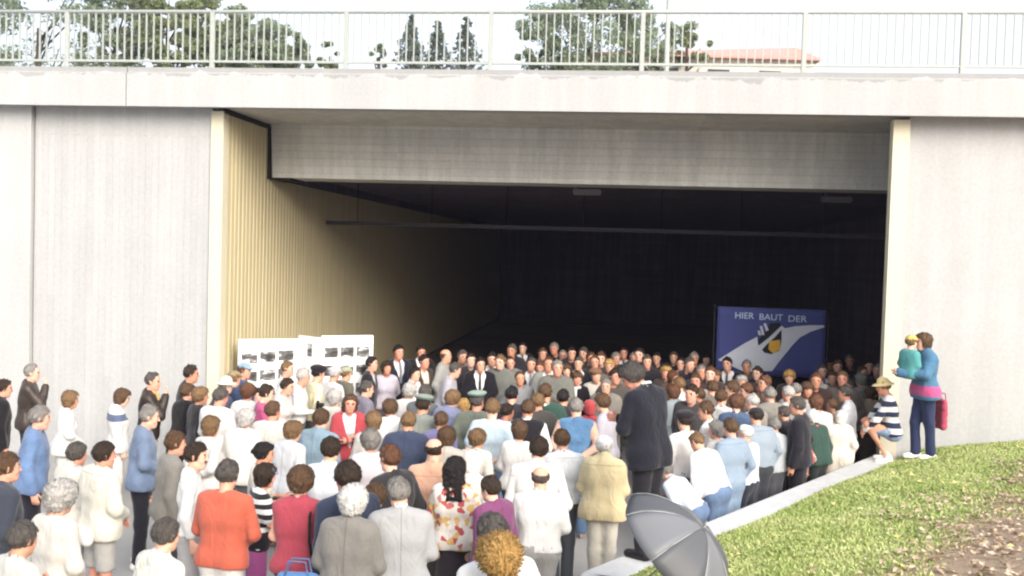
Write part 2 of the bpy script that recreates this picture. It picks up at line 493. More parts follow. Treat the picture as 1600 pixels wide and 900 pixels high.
def grass_mat():
    t = NT('grass_blades', 0.7, 0.25)
    n = t.noise(1.6, 5); n2 = t.noise(9, 3)
    c = t.mix(t.ramp(n, [(0.36, G1(0)), (0.62, G1(1))]), (0.29, 0.37, 0.11, 1), (0.45, 0.50, 0.21, 1))
    c = t.mix(t.ramp(n2, [(0.52, G1(0)), (0.70, G1(0.7))]), c, (0.50, 0.48, 0.22, 1))
    t.base(c)
    return t.m
def patch(x, y):
    return 0.5 * np.sin(1.9 * x + 0.7 * y) + 0.5 * np.sin(1.1 * x - 2.3 * y + 1.0) + 0.35 * np.sin(4.1 * x + 3.3 * y)
blades(230000, 3, 0.034, 'grass', grass_mat(), lambda x, y, w, rs: (w + 0.45 * patch(x, y) < BARE + 0.25 * rs.randn(len(x))) )
def leaf_litter(n, seed, name, mat, size, keep):
    rs = np.random.RandomState(seed)
    a = rs.uniform(-1.5, 8, n); w = rs.uniform(0.4, 5.2, n)
    x = WA.x + WU.x * a + WN.x * w; y = WA.y + WU.y * a + WN.y * w
    lyv = (x - R0.x) * math.sin(YAW) + (y - R0.y) * math.cos(YAW)
    ok = (lyv < 0.2) & (y > 4) & keep(x, y, w, rs); x, y = x[ok], y[ok]; n = len(x)
    z = np.array([zg(i, j) for i, j in zip(x, y)]) + rs.uniform(0.005, 0.04, n)
    th = rs.uniform(0, 6.28, n); s = size * rs.uniform(0.5, 1.4, n)
    u = np.stack([np.cos(th), np.sin(th), rs.uniform(-0.5, 0.5, n)], 1) * s[:, None]
    v = np.stack([-np.sin(th), np.cos(th), rs.uniform(-0.5, 0.5, n)], 1) * s[:, None] * 0.6
    c = np.stack([x, y, z], 1)
    up = np.array([0, 0, 1.0]) * (s * 0.3)[:, None]
    V = np.stack([c - u, c + v + up, c + u, c - v + up], 1).reshape(-1, 3)
    k = np.arange(n)[:, None] * 4
    o = link(name, mesh_from(name, V, np.concatenate([k, k + 1, k + 2, k + 3], 1), False, [mat])); tag(o, kind='stuff')
def litter_mat(nm, c1, c2, c3):
    t = NT(nm, 0.85, 0.2); n = t.noise(15, 2)
    t.base(t.ramp(n, [(0.35, c1), (0.5, c2), (0.65, c3)])); return t.m
leaf_litter(9000, 5, 'leaf_litter', litter_mat('dry_litter', (0.22, 0.145, 0.09), (0.40, 0.30, 0.21), (0.58, 0.49, 0.38)), 0.03, lambda x, y, w, rs: w + 0.45 * patch(x, y) > BARE - 0.15 + 0.25 * rs.randn(len(x)))
leaf_litter(350, 6, 'fallen_leaves', litter_mat('yellow_leaves', (0.55, 0.45, 0.1), (0.6, 0.52, 0.25), (0.5, 0.4, 0.2)), 0.03, lambda x, y, w, rs: w < 3)

# ---- trees behind the bridge
def leaf_mat(nm, d, l):
    t = NT(nm, 0.75, 0.25); n = t.noise(0.9, 4); n2 = t.noise(7, 2)
    c = t.mix(n, d + (1,), l + (1,)); c = t.mix(0.4, c, t.mix(n2, tuple(0.6 * x for x in d) + (1,), tuple(min(1, 1.3 * x) for x in l) + (1,)))
    t.base(c)
    tr = t.n.new("ShaderNodeBsdfTranslucent"); t.l.new(c, tr.inputs[0])
    mx = t.n.new("ShaderNodeMixShader"); mx.inputs[0].default_value = 0.5
    t.l.new(t.b.outputs[0], mx.inputs[1]); t.l.new(tr.outputs[0], mx.inputs[2]); t.l.new(mx.outputs[0], t.n["Material Output"].inputs[0])
    return t.m
M_leaf = leaf_mat('grey_green_leaves', (0.18, 0.23, 0.15), (0.33, 0.39, 0.26))  # leaf colours lightened to carry the glare and haze behind the bridge
M_leaf2 = leaf_mat('yellow_green_leaves', (0.18, 0.22, 0.11), (0.34, 0.39, 0.21))
M_needle = leaf_mat('dark_needles', (0.12, 0.15, 0.13), (0.22, 0.26, 0.21))
M_bark = paint('bark', '#5b4c40', 0.9, 0.6, 0.3, 5)
def leaf_cloud(cl, per, size, rs, flat=0.0):
    cen = np.repeat(np.array([c[:3] for c in cl]), per, 0); rr = np.repeat(np.array([c[3] for c in cl]), per)
    n = len(cen)
    d = rs.randn(n, 3); d /= np.linalg.norm(d, axis=1)[:, None]
    p = cen + d * (rr * rs.uniform(0.15, 1.0, n) ** 0.5)[:, None] * np.array([1, 1, 0.8])
    u = rs.randn(n, 3); u /= np.linalg.norm(u, axis=1)[:, None]
    w = np.cross(u, rs.randn(n, 3)); w /= np.linalg.norm(w, axis=1)[:, None] + 1e-6
    s = size * rs.uniform(0.6, 1.4, n)[:, None]
    V = np.stack([p - u * s, p + w * s * 0.5, p + u * s, p - w * s * 0.5], 1).reshape(-1, 3)
    k = np.arange(n)[:, None] * 4
    return V, np.concatenate([k, k + 1, k + 2, k + 3], 1)
def tree(px, ytop, dist, wpx, label, mat=None, seed=1, hpx=None, group='trees behind the bridge', n=85, per=60):
    rs = np.random.RandomState(seed)
    top = at_y(px, ytop, dist); x = top.x; zt = top.z; zb = 6.05
    w = wpx / FPX * dist / 2
    h = min(zt - zb - 0.6, (hpx / FPX * dist) if hpx else 9e9)
    t = empty('leafy_tree', label, 'tree', group, (x, dist, zb))
    cz = zt - zb - h / 2
    mb = MB(); mb.tube([(0, 0, 0), (0.1, 0, cz * 0.5), (0.0, 0.1, cz)], [0.16 + 0.02 * h, 0.12 + 0.012 * h, 0.07], 8)
    for k in range(7):
        a = rs.uniform(0, 6.28); zz = cz * rs.uniform(0.5, 0.95)
        mb.tube([(0, 0.05, zz), (math.cos(a) * w * 0.4, math.sin(a) * w * 0.4, zz + h * 0.18), (math.cos(a) * w * 0.6, math.sin(a) * w * 0.6, zz + h * 0.3)], [0.06, 0.04, 0.012], 6)
    mb.build('trunk', M_bark, t, smooth=True)
    cl = []
    for k in range(n):
        d = rs.randn(3); d /= np.linalg.norm(d); r = rs.uniform(0.35, 0.95) ** 0.6
        cl.append((d[0] * w * r, d[1] * w * r * 0.8, cz + d[2] * h / 2 * r, 0.22 * w * rs.uniform(0.55, 1.2)))
    V, F = leaf_cloud(cl, int(per * 2.3), 0.095, rs)
    link('crown', mesh_from('crown', V, F, False, [mat or M_leaf]), t)
    return t
def spruce(px, ytop, dist, wpx, label, seed):
    rs = np.random.RandomState(seed); top = at_y(px, ytop, dist); zb = 6.05; h = top.z - zb; w = wpx / FPX * dist / 2
    t = empty('spruce_tree', label, 'tree', 'spruces behind the bridge', (top.x, dist, zb))
    MB().tube([(0, 0, 0), (0, 0, h)], [0.12, 0.01], 6).build('trunk', M_bark, t)
    cl = []
    hv = 60 / FPX * dist * 1.3            # only the top stands over the railing; the skirt goes down to the ground
    z = 0.5
    while z < h:
        f = (h - z) / h; rad = (w * min(1.0, (h - z) / hv) ** 0.8 + 0.03) * rs.uniform(0.55, 1.15)
        nb = 9 if rad > 0.3 else 5
        for j in range(nb):
            a = rs.uniform(0, 6.28)
            for q in (0.3, 0.6, 0.9):
                r = rad * q
                cl.append((math.cos(a) * r, math.sin(a) * r, z - r * 0.35, 0.09 + 0.08 * (1 - q)))
        z += 0.16
    V, F = leaf_cloud(cl, 7, 0.075, rs)
    link('crown', mesh_from('crown', V, F, False, [M_needle]), t)
tree(180, -70, 46, 130, 'broad green tree above the left end of the railing', None, 11, 220)
tree(60, -110, 50, 230, 'tall green tree at the far left behind the bridge', None, 12, 300)
tree(262, -60, 44, 95, 'yellow green tree rising over the first railing post', M_leaf2, 13, 200)
tree(335, -20, 48, 110, 'slim tree with a thin pale crown beyond the railing', M_leaf2, 14, 130)
tree(405, 22, 43, 130, 'round dark bush just right of the first railing post', None, 15, 120, 'bushes behind the bridge')
tree(460, 46, 42, 70, 'low bush sloping down beside the round dark bush', None, 16, 80, 'bushes behind the bridge', 22)
tree(516, 62, 44, 40, 'tiny shrub behind the railing left of second post', M_leaf2, 17, 50, 'bushes behind the bridge', 12)
tree(592, 66, 44, 26, 'tiny shrub behind the railing right of second post', None, 18, 45, 'bushes behind the bridge', 10)
spruce(643, 26, 44, 72, 'leftmost of the three small spruces behind the railing', 21)
spruce(684, 32, 45, 66, 'middle one of the three small spruces behind the railing', 22)
spruce(729, 26, 46, 84, 'rightmost of the three small spruces behind the railing', 23)
tree(925, -30, 46, 235, 'large dense tree behind the middle of the railing', None, 31, 190, n=70, per=90)
tree(845, 38, 45, 90, 'low shoulder of foliage left of the large dense tree', None, 32, 90, n=26)
tree(1005, 5, 47, 120, 'green tree crowding the right of the large dense tree', None, 33, 120, n=30)
tree(1075, 38, 48, 80, 'small bush tapering off beside the thin lamp pole', M_leaf2, 34, 70, 'bushes behind the bridge', 18)

# ---- red roofed house
M_tile = paint('red_roof_tiles', '#c58f86', 0.85, 1.0, 0.25, 4)
M_rend = paint('white_render', '#e8e4dc', 0.9)
def house():
    d = 52.0
    l = at_y(880, 92, d); r = at_y(1253, 68, d); zr = r.z; ze = at_y(1253, 112, d).z
    t = empty('house', 'low house with a red tiled roof behind the railing', 'house', None, (l.x, d, 6.05))
    L = r.x - l.x; zr -= 6.05; ze -= 6.05; zl = at_y(905, 87, d).z - 6.05
    MB().box(0.6, L - 0.2, -3, 5, 0, ze).build('wall', M_rend, t)
    rf = MB(); rf.poly([(0, -3.6, ze - 0.1), (L, -3.6, ze - 0.1), (L, 5.6, ze - 0.1), (0, 5.6, ze - 0.1), (L * 0.05, 1, zl), (L, 1, zr)],
                        [(0, 1, 5, 4), (2, 3, 4, 5), (3, 0, 4), (1, 2, 5), (0, 3, 2, 1)])
    roof = rf.build('roof', M_tile, t)
    # tile courses
    mb = MB(); n = 9
    for k in range(n):
        f = k / n
        y0 = -3.6 + 4.6 * f; za = ze - 0.1 + (zl + 0.1 - ze) * f; zb = ze - 0.1 + (zr + 0.1 - ze) * f; xa = L * 0.05 * f
        mb.poly([(xa, y0 - 0.02, za - 0.02), (xa, y0 + 0.06, za - 0.02), (xa, y0 + 0.06, za + 0.05), (xa, y0 - 0.02, za + 0.05), (L, y0 - 0.02, zb - 0.02), (L, y0 + 0.06, zb - 0.02), (L, y0 + 0.06, zb + 0.05), (L, y0 - 0.02, zb + 0.05)], [(0, 1, 2, 3), (4, 7, 6, 5), (0, 4, 5, 1), (1, 5, 6, 2), (2, 6, 7, 3), (3, 7, 4, 0)])
    mb.build('tile_course', M_tile, roof)
    for i in range(4):
        w = MB().box(2 + i * 2.6, 3.1 + i * 2.6, -3.06, -3.001, ze - 1.9, ze - 0.6).build('window', paint('dark_glass', '#39434a', 0.15), t)
        MB().box(1.93 + i * 2.6, 3.17 + i * 2.6, -3.10, -3.062, ze - 1.97, ze - 1.9).build('sill', M_rend, w)
house()
# thin lamp pole on the bridge
def lamp():
    p = bworld(0, 5.0); b = at_y(1043, 60, 19.2)
    t = empty('street_lamp', 'thin grey lamp pole standing on the bridge deck', 'street lamp', None, (b.x, b.y, Z_DECK - 0.1))
    MB().tube([(0, 0, 0), (0, 0, 1.0), (0, 0, 6.5), (0.3, 0, 6.9), (1.0, 0, 7.0)], [0.07, 0.05, 0.035, 0.03, 0.03], 10).build('pole', M_galv, t, smooth=True)
    mb = MB(); mb.slab([(0.9, -0.1), (1.5, -0.07), (1.5, 0.07), (0.9, 0.1)], 6.95, 7.07); mb.build('lamp_head', M_galv, t, 0.02)
lamp()
# ================================================================== people
# A small signed-distance modeller: every garment, head and body is one smooth closed surface.
def surface_nets(v, lo, h):
    s = v < 0
    a = s.astype(np.int8)
    c = (a[:-1, :-1, :-1] + a[1:, :-1, :-1] + a[:-1, 1:, :-1] + a[:-1, :-1, 1:] + a[1:, 1:, :-1] + a[1:, :-1, 1:] + a[:-1, 1:, 1:] + a[1:, 1:, 1:])
    act = (c > 0) & (c < 8)
    ids = np.argwhere(act)
    if len(ids) == 0: return np.zeros((0, 3)), np.zeros((0, 4), int)
    idx = np.full(act.shape, -1, np.int64); idx[act] = np.arange(len(ids))
    acc = np.zeros((len(ids), 3)); cnt = np.zeros(len(ids))
    C = [(i, j, k) for i in (0, 1) for j in (0, 1) for k in (0, 1)]
    vals = {o: v[ids[:, 0] + o[0], ids[:, 1] + o[1], ids[:, 2] + o[2]] for o in C}
    for o in C:
        for ax in range(3):
            if o[ax] == 0:
                q = list(o); q[ax] = 1; q = tuple(q)
                va, vb = vals[o], vals[q]
                m = (va < 0) != (vb < 0)
                t = np.where(m, va / np.where(m, va - vb, 1), 0)
                acc[m] += np.array(o)
                acc[m, ax] += t[m]
                cnt[m] += 1
    V = lo + h * (ids + acc / cnt[:, None])
    Q = []
    for ax in range(3):
        o1, o2 = [(1, 2), (2, 0), (0, 1)][ax]
        sl0 = [slice(1, -1)] * 3; sl0[ax] = slice(0, -1)
        sl1 = [slice(1, -1)] * 3; sl1[ax] = slice(1, None)
        s0, s1 = s[tuple(sl0)], s[tuple(sl1)]
        e = np.argwhere(s0 != s1)
        if not len(e): continue
        sg = s0[e[:, 0], e[:, 1], e[:, 2]]
        b = e.copy()
        for q in range(3):
            if q != ax: b[:, q] += 1
        def at(d1, d2):
            p = b.copy(); p[:, o1] += d1; p[:, o2] += d2
            return idx[p[:, 0], p[:, 1], p[:, 2]]
        f = np.stack([at(-1, -1), at(0, -1), at(0, 0), at(-1, 0)], 1)
        f[~sg] = f[~sg][:, ::-1]
        Q.append(f)
    Q = np.concatenate(Q) if Q else np.zeros((0, 4), int)
    return V, Q[(Q >= 0).all(1)]

class SDF:
    def __init__(s): s.p = []
    def cap(s, a, b, ra, rb=None, k=0.03, M=None, sy=1.0, sub=False):
        """tapered capsule; M (3x3, columns = local axes) and sy squash it along its local y"""
        rb = ra if rb is None else rb
        s.p.append((np.array(a, float), np.array(b, float), ra, rb, k, M, sy, sub)); return s
    def build(s, h, cuts=(), noise=None, smooth=1):
        P = [p for p in s.p if not p[7]]
        lo = np.min([np.minimum(p[0], p[1]) - max(p[2], p[3]) for p in P], 0) - 2.5 * h
        hi = np.max([np.maximum(p[0], p[1]) + max(p[2], p[3]) for p in P], 0) + 2.5 * h
        n = np.ceil((hi - lo) / h).astype(int) + 1
        v = np.full(n, 1.0, np.float32)
        ax = [(lo[i] + h * np.arange(n[i])).astype(np.float32) for i in range(3)]
        for a, b, ra, rb, k, M, sy, sub in s.p:
            m = max(ra, rb) + k + 2.5 * h
            i0 = np.maximum(np.floor((np.minimum(a, b) - m - lo) / h).astype(int), 0)
            i1 = np.minimum(np.ceil((np.maximum(a, b) + m - lo) / h).astype(int) + 1, n)
            if (i1 <= i0).any(): continue
            X = ax[0][i0[0]:i1[0]][:, None, None] - a[0]; Y = ax[1][i0[1]:i1[1]][None, :, None] - a[1]; Z = ax[2][i0[2]:i1[2]][None, None, :] - a[2]
            ba = b - a
            if M is not None:
                X, Y, Z = (X * M[0, 0] + Y * M[1, 0] + Z * M[2, 0], (X * M[0, 1] + Y * M[1, 1] + Z * M[2, 1]) / sy, X * M[0, 2] + Y * M[1, 2] + Z * M[2, 2])
                ba = M.T @ ba; ba[1] /= sy
            bb = float(ba @ ba)
            t = np.clip((X * ba[0] + Y * ba[1] + Z * ba[2]) / bb, 0, 1) if bb > 1e-10 else 0.0
            d = np.sqrt((X - t * ba[0]) ** 2 + (Y - t * ba[1]) ** 2 + (Z - t * ba[2]) ** 2) - (ra + t * (rb - ra))
            if M is not None: d = d * math.sqrt(sy)
            sl = tuple(slice(i0[q], i1[q]) for q in range(3))
            w = v[sl]
            if sub:
                hh = np.maximum(k - np.abs(-d - w), 0) / k
                v[sl] = np.maximum(w, -d) + hh * hh * k * 0.25
            else:
                hh = np.maximum(k - np.abs(d - w), 0) / k
                v[sl] = np.minimum(w, d) - hh * hh * k * 0.25
        X, Y, Z = ax[0][:, None, None], ax[1][None, :, None], ax[2][None, None, :]
        if noise is not None: v = v + noise(X, Y, Z)
        for c in cuts: v = np.maximum(v, c(X, Y, Z))
        v = v.astype(np.float32)
        v[0] = v[-1] = 1; v[:, 0] = v[:, -1] = 1; v[:, :, 0] = v[:, :, -1] = 1
        V, Q = surface_nets(v, lo, h)
        for _ in range(smooth): V = relax(V, Q)
        return V, Q
def relax(V, Q, f=0.35):
    if not len(Q): return V
    n = len(V); acc = np.zeros((n, 3)); c = np.bincount(Q.ravel(), minlength=n).astype(float)
    for k in range(4):
        nb = V[Q[:, (k + 1) % 4]] + V[Q[:, (k + 3) % 4]]
        for q in range(3): acc[:, q] += np.bincount(Q[:, k], nb[:, q], minlength=n)
    return V * (1 - f) + f * acc / np.maximum(2 * c, 1)[:, None]
def wob(seed, freq, amp, n=6, ani=(1, 1, 1)):
    rs = np.random.RandomState(seed); K = rs.randn(n, 3) * freq * np.array(ani); ph = rs.uniform(0, 6.28, n)
    def f(X, Y, Z):
        o = 0
        for k, p in zip(K, ph): o = o + np.sin(k[0] * X + k[1] * Y + k[2] * Z + p)
        return o * (amp / n * 1.7)
    return f
I3 = np.eye(3)

# ---- heads (head frame: origin in the skull, y forward, z up, crown at z = 0.12)
_heads = {}
def head_mesh(kind, h):
    key = (kind, h)
    if key in _heads: return _heads[key]
    s = SDF()
    f = {'m': 1.0, 'f': 0.95, 'c': 0.94}[kind]
    s.cap((0, -0.022, 0.034), (0, 0.0, 0.036), 0.082, 0.080, 0.03, I3, 1.05)
    s.cap((0, 0.022, -0.01), (0, 0.030, -0.065), 0.060, 0.046, 0.04)
    s.cap((0, 0.058, -0.092), (0, 0.060, -0.094), 0.024 * f, None, 0.035)
    s.cap((-0.045, -0.002, -0.06), (-0.018, 0.045, -0.09), 0.024 * f, None, 0.03)
    s.cap((0.045, -0.002, -0.06), (0.018, 0.045, -0.09), 0.024 * f, None, 0.03)
    s.cap((-0.034, 0.070, 0.022), (0.034, 0.070, 0.022), 0.014, None, 0.02)
    for x in (-1, 1):
        s.cap((x * 0.031, 0.098, 0.004), (x * 0.033, 0.098, 0.004), 0.017, None, 0.012, sub=True)
    for x in (-1, 1):
        s.cap((x * 0.031, 0.070, 0.004), (x * 0.0311, 0.070, 0.004), 0.0135, None, 0.006)
        s.cap((x * 0.036, 0.060, -0.03), (x * 0.04, 0.058, -0.034), 0.020, None, 0.03)
        s.cap((x * 0.079, -0.014, -0.018), (x * 0.083, -0.02, 0.014), 0.013, 0.017, 0.01, I3, 0.9)
    s.cap((0, 0.086, 0.012), (0, 0.104, -0.028), 0.009, 0.014 * f, 0.014)
    s.cap((-0.018, 0.082, -0.056), (0.018, 0.082, -0.056), 0.009, None, 0.012)
    s.cap((-0.015, 0.080, -0.069), (0.015, 0.080, -0.069), 0.009, None, 0.012)
    s.cap((0, -0.020, -0.07), (0, -0.035, -0.165), 0.056 * f, 0.060 * f, 0.03, I3, 0.98)
    V, Q = s.build(h, smooth=1)
    c = V[Q].mean(1)
    mi = np.zeros(len(Q), int)
    eye = (np.abs(np.abs(c[:, 0]) - 0.031) < 0.014) & (np.abs(c[:, 2] - 0.004) < 0.007) & (c[:, 1] > 0.06)
    brow = (np.abs(np.abs(c[:, 0]) - 0.033) < 0.019) & (np.abs(c[:, 2] - 0.028) < 0.006) & (c[:, 1] > 0.05)
    lip = (np.abs(c[:, 0]) < 0.024) & (np.abs(c[:, 2] + 0.062) < 0.009) & (c[:, 1] > 0.07)
    mi[eye] = 1; mi[brow] = 1; mi[lip] = 2
    _heads[key] = (V, Q, mi)
    return _heads[key]

_hair = {}
def hair_mesh(kind, h, var=0):
    key = (kind, h, var)
    if key in _hair: return _hair[key]
    rs = np.random.RandomState(100 + var * 7 + len(kind))
    s = SDF(); cuts = []; amp, fr = 0.009, 85
    t = {'short': 0.012, 'crop': 0.012, 'thick': 0.022, 'bald': 0.008, 'reced': 0.009, 'bob': 0.026, 'bowl': 0.028, 'long': 0.022, 'curly': 0.034, 'perm': 0.026, 'bun': 0.014, 'hatband': 0.010}[kind]
    s.cap((0, -0.024, 0.034), (0, 0.0, 0.036), 0.082 + t, 0.080 + t, 0.03, I3, 1.05)
    ys = [-0.14, -0.09, -0.03, 0.012, 0.03, 0.05, 0.075, 0.12]
    zs = {'short': [-.085, -.075, -.045, -.03, .02, .06, .075, .08], 'crop': [-.07, -.06, -.035, -.02, .03, .07, .085, .09],
          'thick': [-.10, -.09, -.06, -.04, .02, .055, .068, .07], 'bald': [-.085, -.075, -.045, -.03, .025, .2, .2, .2],
          'reced': [-.08, -.07, -.04, -.03, .04, .09, .10, .12], 'bob': [-.12, -.115, -.11, -.10, -.06, .05, .062, .065],
          'bowl': [-.075, -.07, -.06, -.045, .0, .045, .05, .05], 'long': [-.3, -.3, -.3, -.2, .0, .06, .07, .075],
          'curly': [-.11, -.11, -.10, -.08, -.02, .045, .055, .06], 'perm': [-.09, -.085, -.07, -.05, .0, .055, .065, .07],
          'bun': [-.075, -.07, -.05, -.03, .02, .06, .07, .075], 'hatband': [-.085, -.075, -.045, -.03, .02, .2, .2, .2]}[kind]
    zs = [z + rs.uniform(-0.004, 0.004) for z in zs]
    cuts.append(lambda X, Y, Z: (np.interp(Y, ys, zs).astype(np.float32) - Z) * 0.8 + 0 * X)
    if kind == 'bald':
        cuts.append(lambda X, Y, Z: (Z - 0.055 - 0.25 * np.minimum(0, Y + 0.02)) * 0.9 + 0 * X)
    if kind in ('bob', 'bowl'):
        s.cap((0, -0.03, -0.045), (0, -0.02, 0.02), 0.082, 0.098, 0.03, I3, 1.0)
    if kind in ('curly', 'perm'): amp, fr = (0.015, 95) if kind == 'curly' else (0.010, 90); s.cap((0, -0.04, -0.03), (0, -0.03, 0.01), 0.085, 0.1, 0.03)
    if kind == 'long':
        for q in (-0.05, 0.0, 0.05):
            s.cap((q, -0.055, 0.0), (q * 1.3, -0.095, -0.27), 0.062, 0.040, 0.04)
    if kind == 'bun': s.cap((0, -0.11, 0.02), (0, -0.12, 0.02), 0.028, None, 0.01)
    if kind == 'thick': s.cap((-0.03, 0.05, 0.10), (0.03, 0.04, 0.105), 0.026, None, 0.03)
    if kind in ('short', 'reced', 'thick', 'crop') : s.cap((0.02 * (1 if var % 2 else -1), 0.02, 0.10), (0, -0.04, 0.105), 0.028 + t * 0.4, None, 0.03)
    V, Q = s.build(h, cuts, wob(var + 3, fr, amp, 9, (1, 1, 0.6 if kind not in ('curly', 'perm') else 1)), 1)
    # loose strands over the shell
    n = 1500 if h < 0.0125 else 420 if h < 0.0195 else 170
    wd = 0.0027 if h < 0.0125 else 0.005 if h < 0.0195 else 0.008
    f = rs.randint(0, len(Q), n); q = V[Q[f]]; wgt = rs.dirichlet((1, 1, 1, 1), n)
    p = (q * wgt[:, :, None]).sum(1); nr = np.cross(q[:, 2] - q[:, 0], q[:, 3] - q[:, 1]); nr /= np.linalg.norm(nr, axis=1)[:, None] + 1e-9
    ok = (p - np.array([0, -0.01, 0.03])) * nr; ok = ok.sum(1) > 0.02
    p, nr = p[ok], nr[ok]; n = len(p)
    fl = p - np.array([0.02, -0.05, 0.14]) if kind not in ('curly', 'perm') else rs.randn(n, 3)
    fl = fl + rs.randn(n, 3) * 0.03; fl -= nr * (fl * nr).sum(1)[:, None]; fl /= np.linalg.norm(fl, axis=1)[:, None] + 1e-9
    L = rs.uniform(0.02, 0.05, n)[:, None] * (1.5 if kind in ('long', 'bob') else 0.8 if kind in ('crop', 'bald') else 1.0)
    sd = np.cross(fl, nr) * wd * rs.uniform(0.6, 1.4, n)[:, None]
    out = {'curly': 0.026, 'perm': 0.016, 'crop': 0.004, 'bald': 0.004}.get(kind, 0.010)
    lift = nr * (out * rs.uniform(0.3, 1.3, n))[:, None]
    a0 = p - fl * L * 0.5 - nr * 0.002; a1 = p + lift; a2 = p + fl * L * 0.5 + lift * (0.5 if kind not in ('curly', 'perm') else -0.2)
    SV = np.stack([a0 - sd, a0 + sd, a1 + sd, a1 - sd, a2 + sd * 0.3, a2 - sd * 0.3], 1).reshape(-1, 3)
    b = len(V) + np.arange(n)[:, None] * 6
    Q = np.concatenate([Q, np.concatenate([b, b + 1, b + 2, b + 3], 1), np.concatenate([b + 3, b + 2, b + 4, b + 5], 1)])
    V = np.concatenate([V, SV])
    _hair[key] = (V, Q); return _hair[key]

_hats = {}
def hat_mesh(kind, h):
    key = (kind, h)
    if key in _hats: return _hats[key]
    s = SDF(); cuts = []
    if kind in ('cap', 'visor'):
        s.cap((0, -0.022, 0.04), (0, 0.004, 0.045), 0.098, 0.096, 0.03, I3, 1.03)
        lim = 0.045
        cuts = [lambda X, Y, Z: np.where((Y > 0.075) & (Z < 0.055), -1.0, lim - Z) + 0 * X]
        if kind == 'visor': cuts.append(lambda X, Y, Z: np.where(Y > 0.075, -1, Z - 0.085) + 0 * X)
        s.cap((-0.04, 0.085, 0.046), (0.04, 0.085, 0.046), 0.05, None, 0.012, np.array([[1, 0, 0], [0, 0, 1], [0, 1, 0]], float).T, 0.22)
    elif kind == 'police':
        s.cap((0, -0.02, 0.055), (0, 0.0, 0.055), 0.092, None, 0.02)
        B = np.array([[1, 0, 0], [0, 0, 1], [0, 1, 0]], float).T
        s.cap((0, -0.03, 0.115), (0, 0.035, 0.125), 0.122, None, 0.03, B, 0.26)
        s.cap((-0.03, 0.085, 0.05), (0.03, 0.085, 0.05), 0.045, None, 0.01, B, 0.2)
        cuts = [lambda X, Y, Z: (0.042 - Z) + 0 * X + 0 * Y]
    elif kind == 'beret':
        B = np.array([[1, 0, 0], [0, 0, 1], [0, 1, 0]], float).T
        s.cap((0, -0.02, 0.05), (0, 0.0, 0.05), 0.096, None, 0.03)
        s.cap((0.01, -0.035, 0.095), (0.02, -0.01, 0.10), 0.118, None, 0.05, B, 0.42)
        cuts = [lambda X, Y, Z: (0.040 - Z) + 0 * X + 0 * Y]
    elif kind == 'sunhat':
        B = np.array([[1, 0, 0], [0, 0, 1], [0, 1, 0]], float).T
        s.cap((0, -0.015, 0.06), (0, 0.0, 0.075), 0.094, 0.086, 0.03)
        s.cap((0, -0.03, 0.035), (0, 0.02, 0.035), 0.150, None, 0.03, B, 0.16)
        cuts = [lambda X, Y, Z: (0.02 - Z) + 0 * X + 0 * Y]
    else:   # hood / knitted cap drawn over the ears
        s.cap((0, -0.03, 0.03), (0, -0.006, 0.036), 0.106, 0.10, 0.03)
        s.cap((0, -0.06, -0.07), (0, -0.03, 0.0), 0.08, 0.09, 0.05)
        cuts = [lambda X, Y, Z: (np.interp(Y, [-0.2, 0.0, 0.05, 0.08, 0.12], [-0.14, -0.13, -0.02, 0.055, 0.06]).astype(np.float32) - Z) + 0 * X]
    V, Q = s.build(h, cuts, wob(5, 30, 0.003), 1)
    _hats[key] = (V, Q); return _hats[key]

# ---- hands (hand frame: wrist at origin, fingers along -z, palm facing +y, thumb on +x)
_hands = {}
def hand_mesh(h, curl):
    key = (h, curl)
    if key in _hands: return _hands[key]
    s = SDF(); kk = 0.006
    s.cap((0, 0, 0.05), (0, 0, -0.02), 0.026, 0.024, 0.02)
    s.cap((-0.022, 0, -0.035), (-0.026, 0.004, -0.085), 0.014, 0.012, 0.02)
    s.cap((0.020, 0, -0.035), (0.026, 0.002, -0.09), 0.016, 0.012, 0.02)
    s.cap((0.0, 0, -0.03), (0.0, 0, -0.09), 0.016, 0.013, 0.02)
    for x, L, r in ((-0.033, 0.055, 0.0075), (-0.012, 0.072, 0.0085), (0.010, 0.078, 0.0088), (0.031, 0.068, 0.0085)):
        p = np.array([x * 0.95, 0.0, -0.088]); a = curl * 0.5
        for f, fr in ((0.45, 1.0), (0.32, 0.92), (0.23, 0.82)):
            q = p + np.array([x * 0.1 * f, math.sin(a) * L * f * 1.1, -math.cos(a) * L * f * 1.1])
            s.cap(p, q, r * fr, r * fr * 0.95, kk); p = q; a += curl
    p = np.array([0.022, 0.004, -0.025])
    for d, r in (((0.020, 0.012, -0.028), 0.013), ((0.012, 0.010, -0.03), 0.010), ((0.002, 0.008, -0.024), 0.0085)):
        q = p + np.array(d); s.cap(p, q, r, r * 0.92, 0.01); p = q
    _hands[key] = s.build(h, smooth=0)
    return _hands[key]

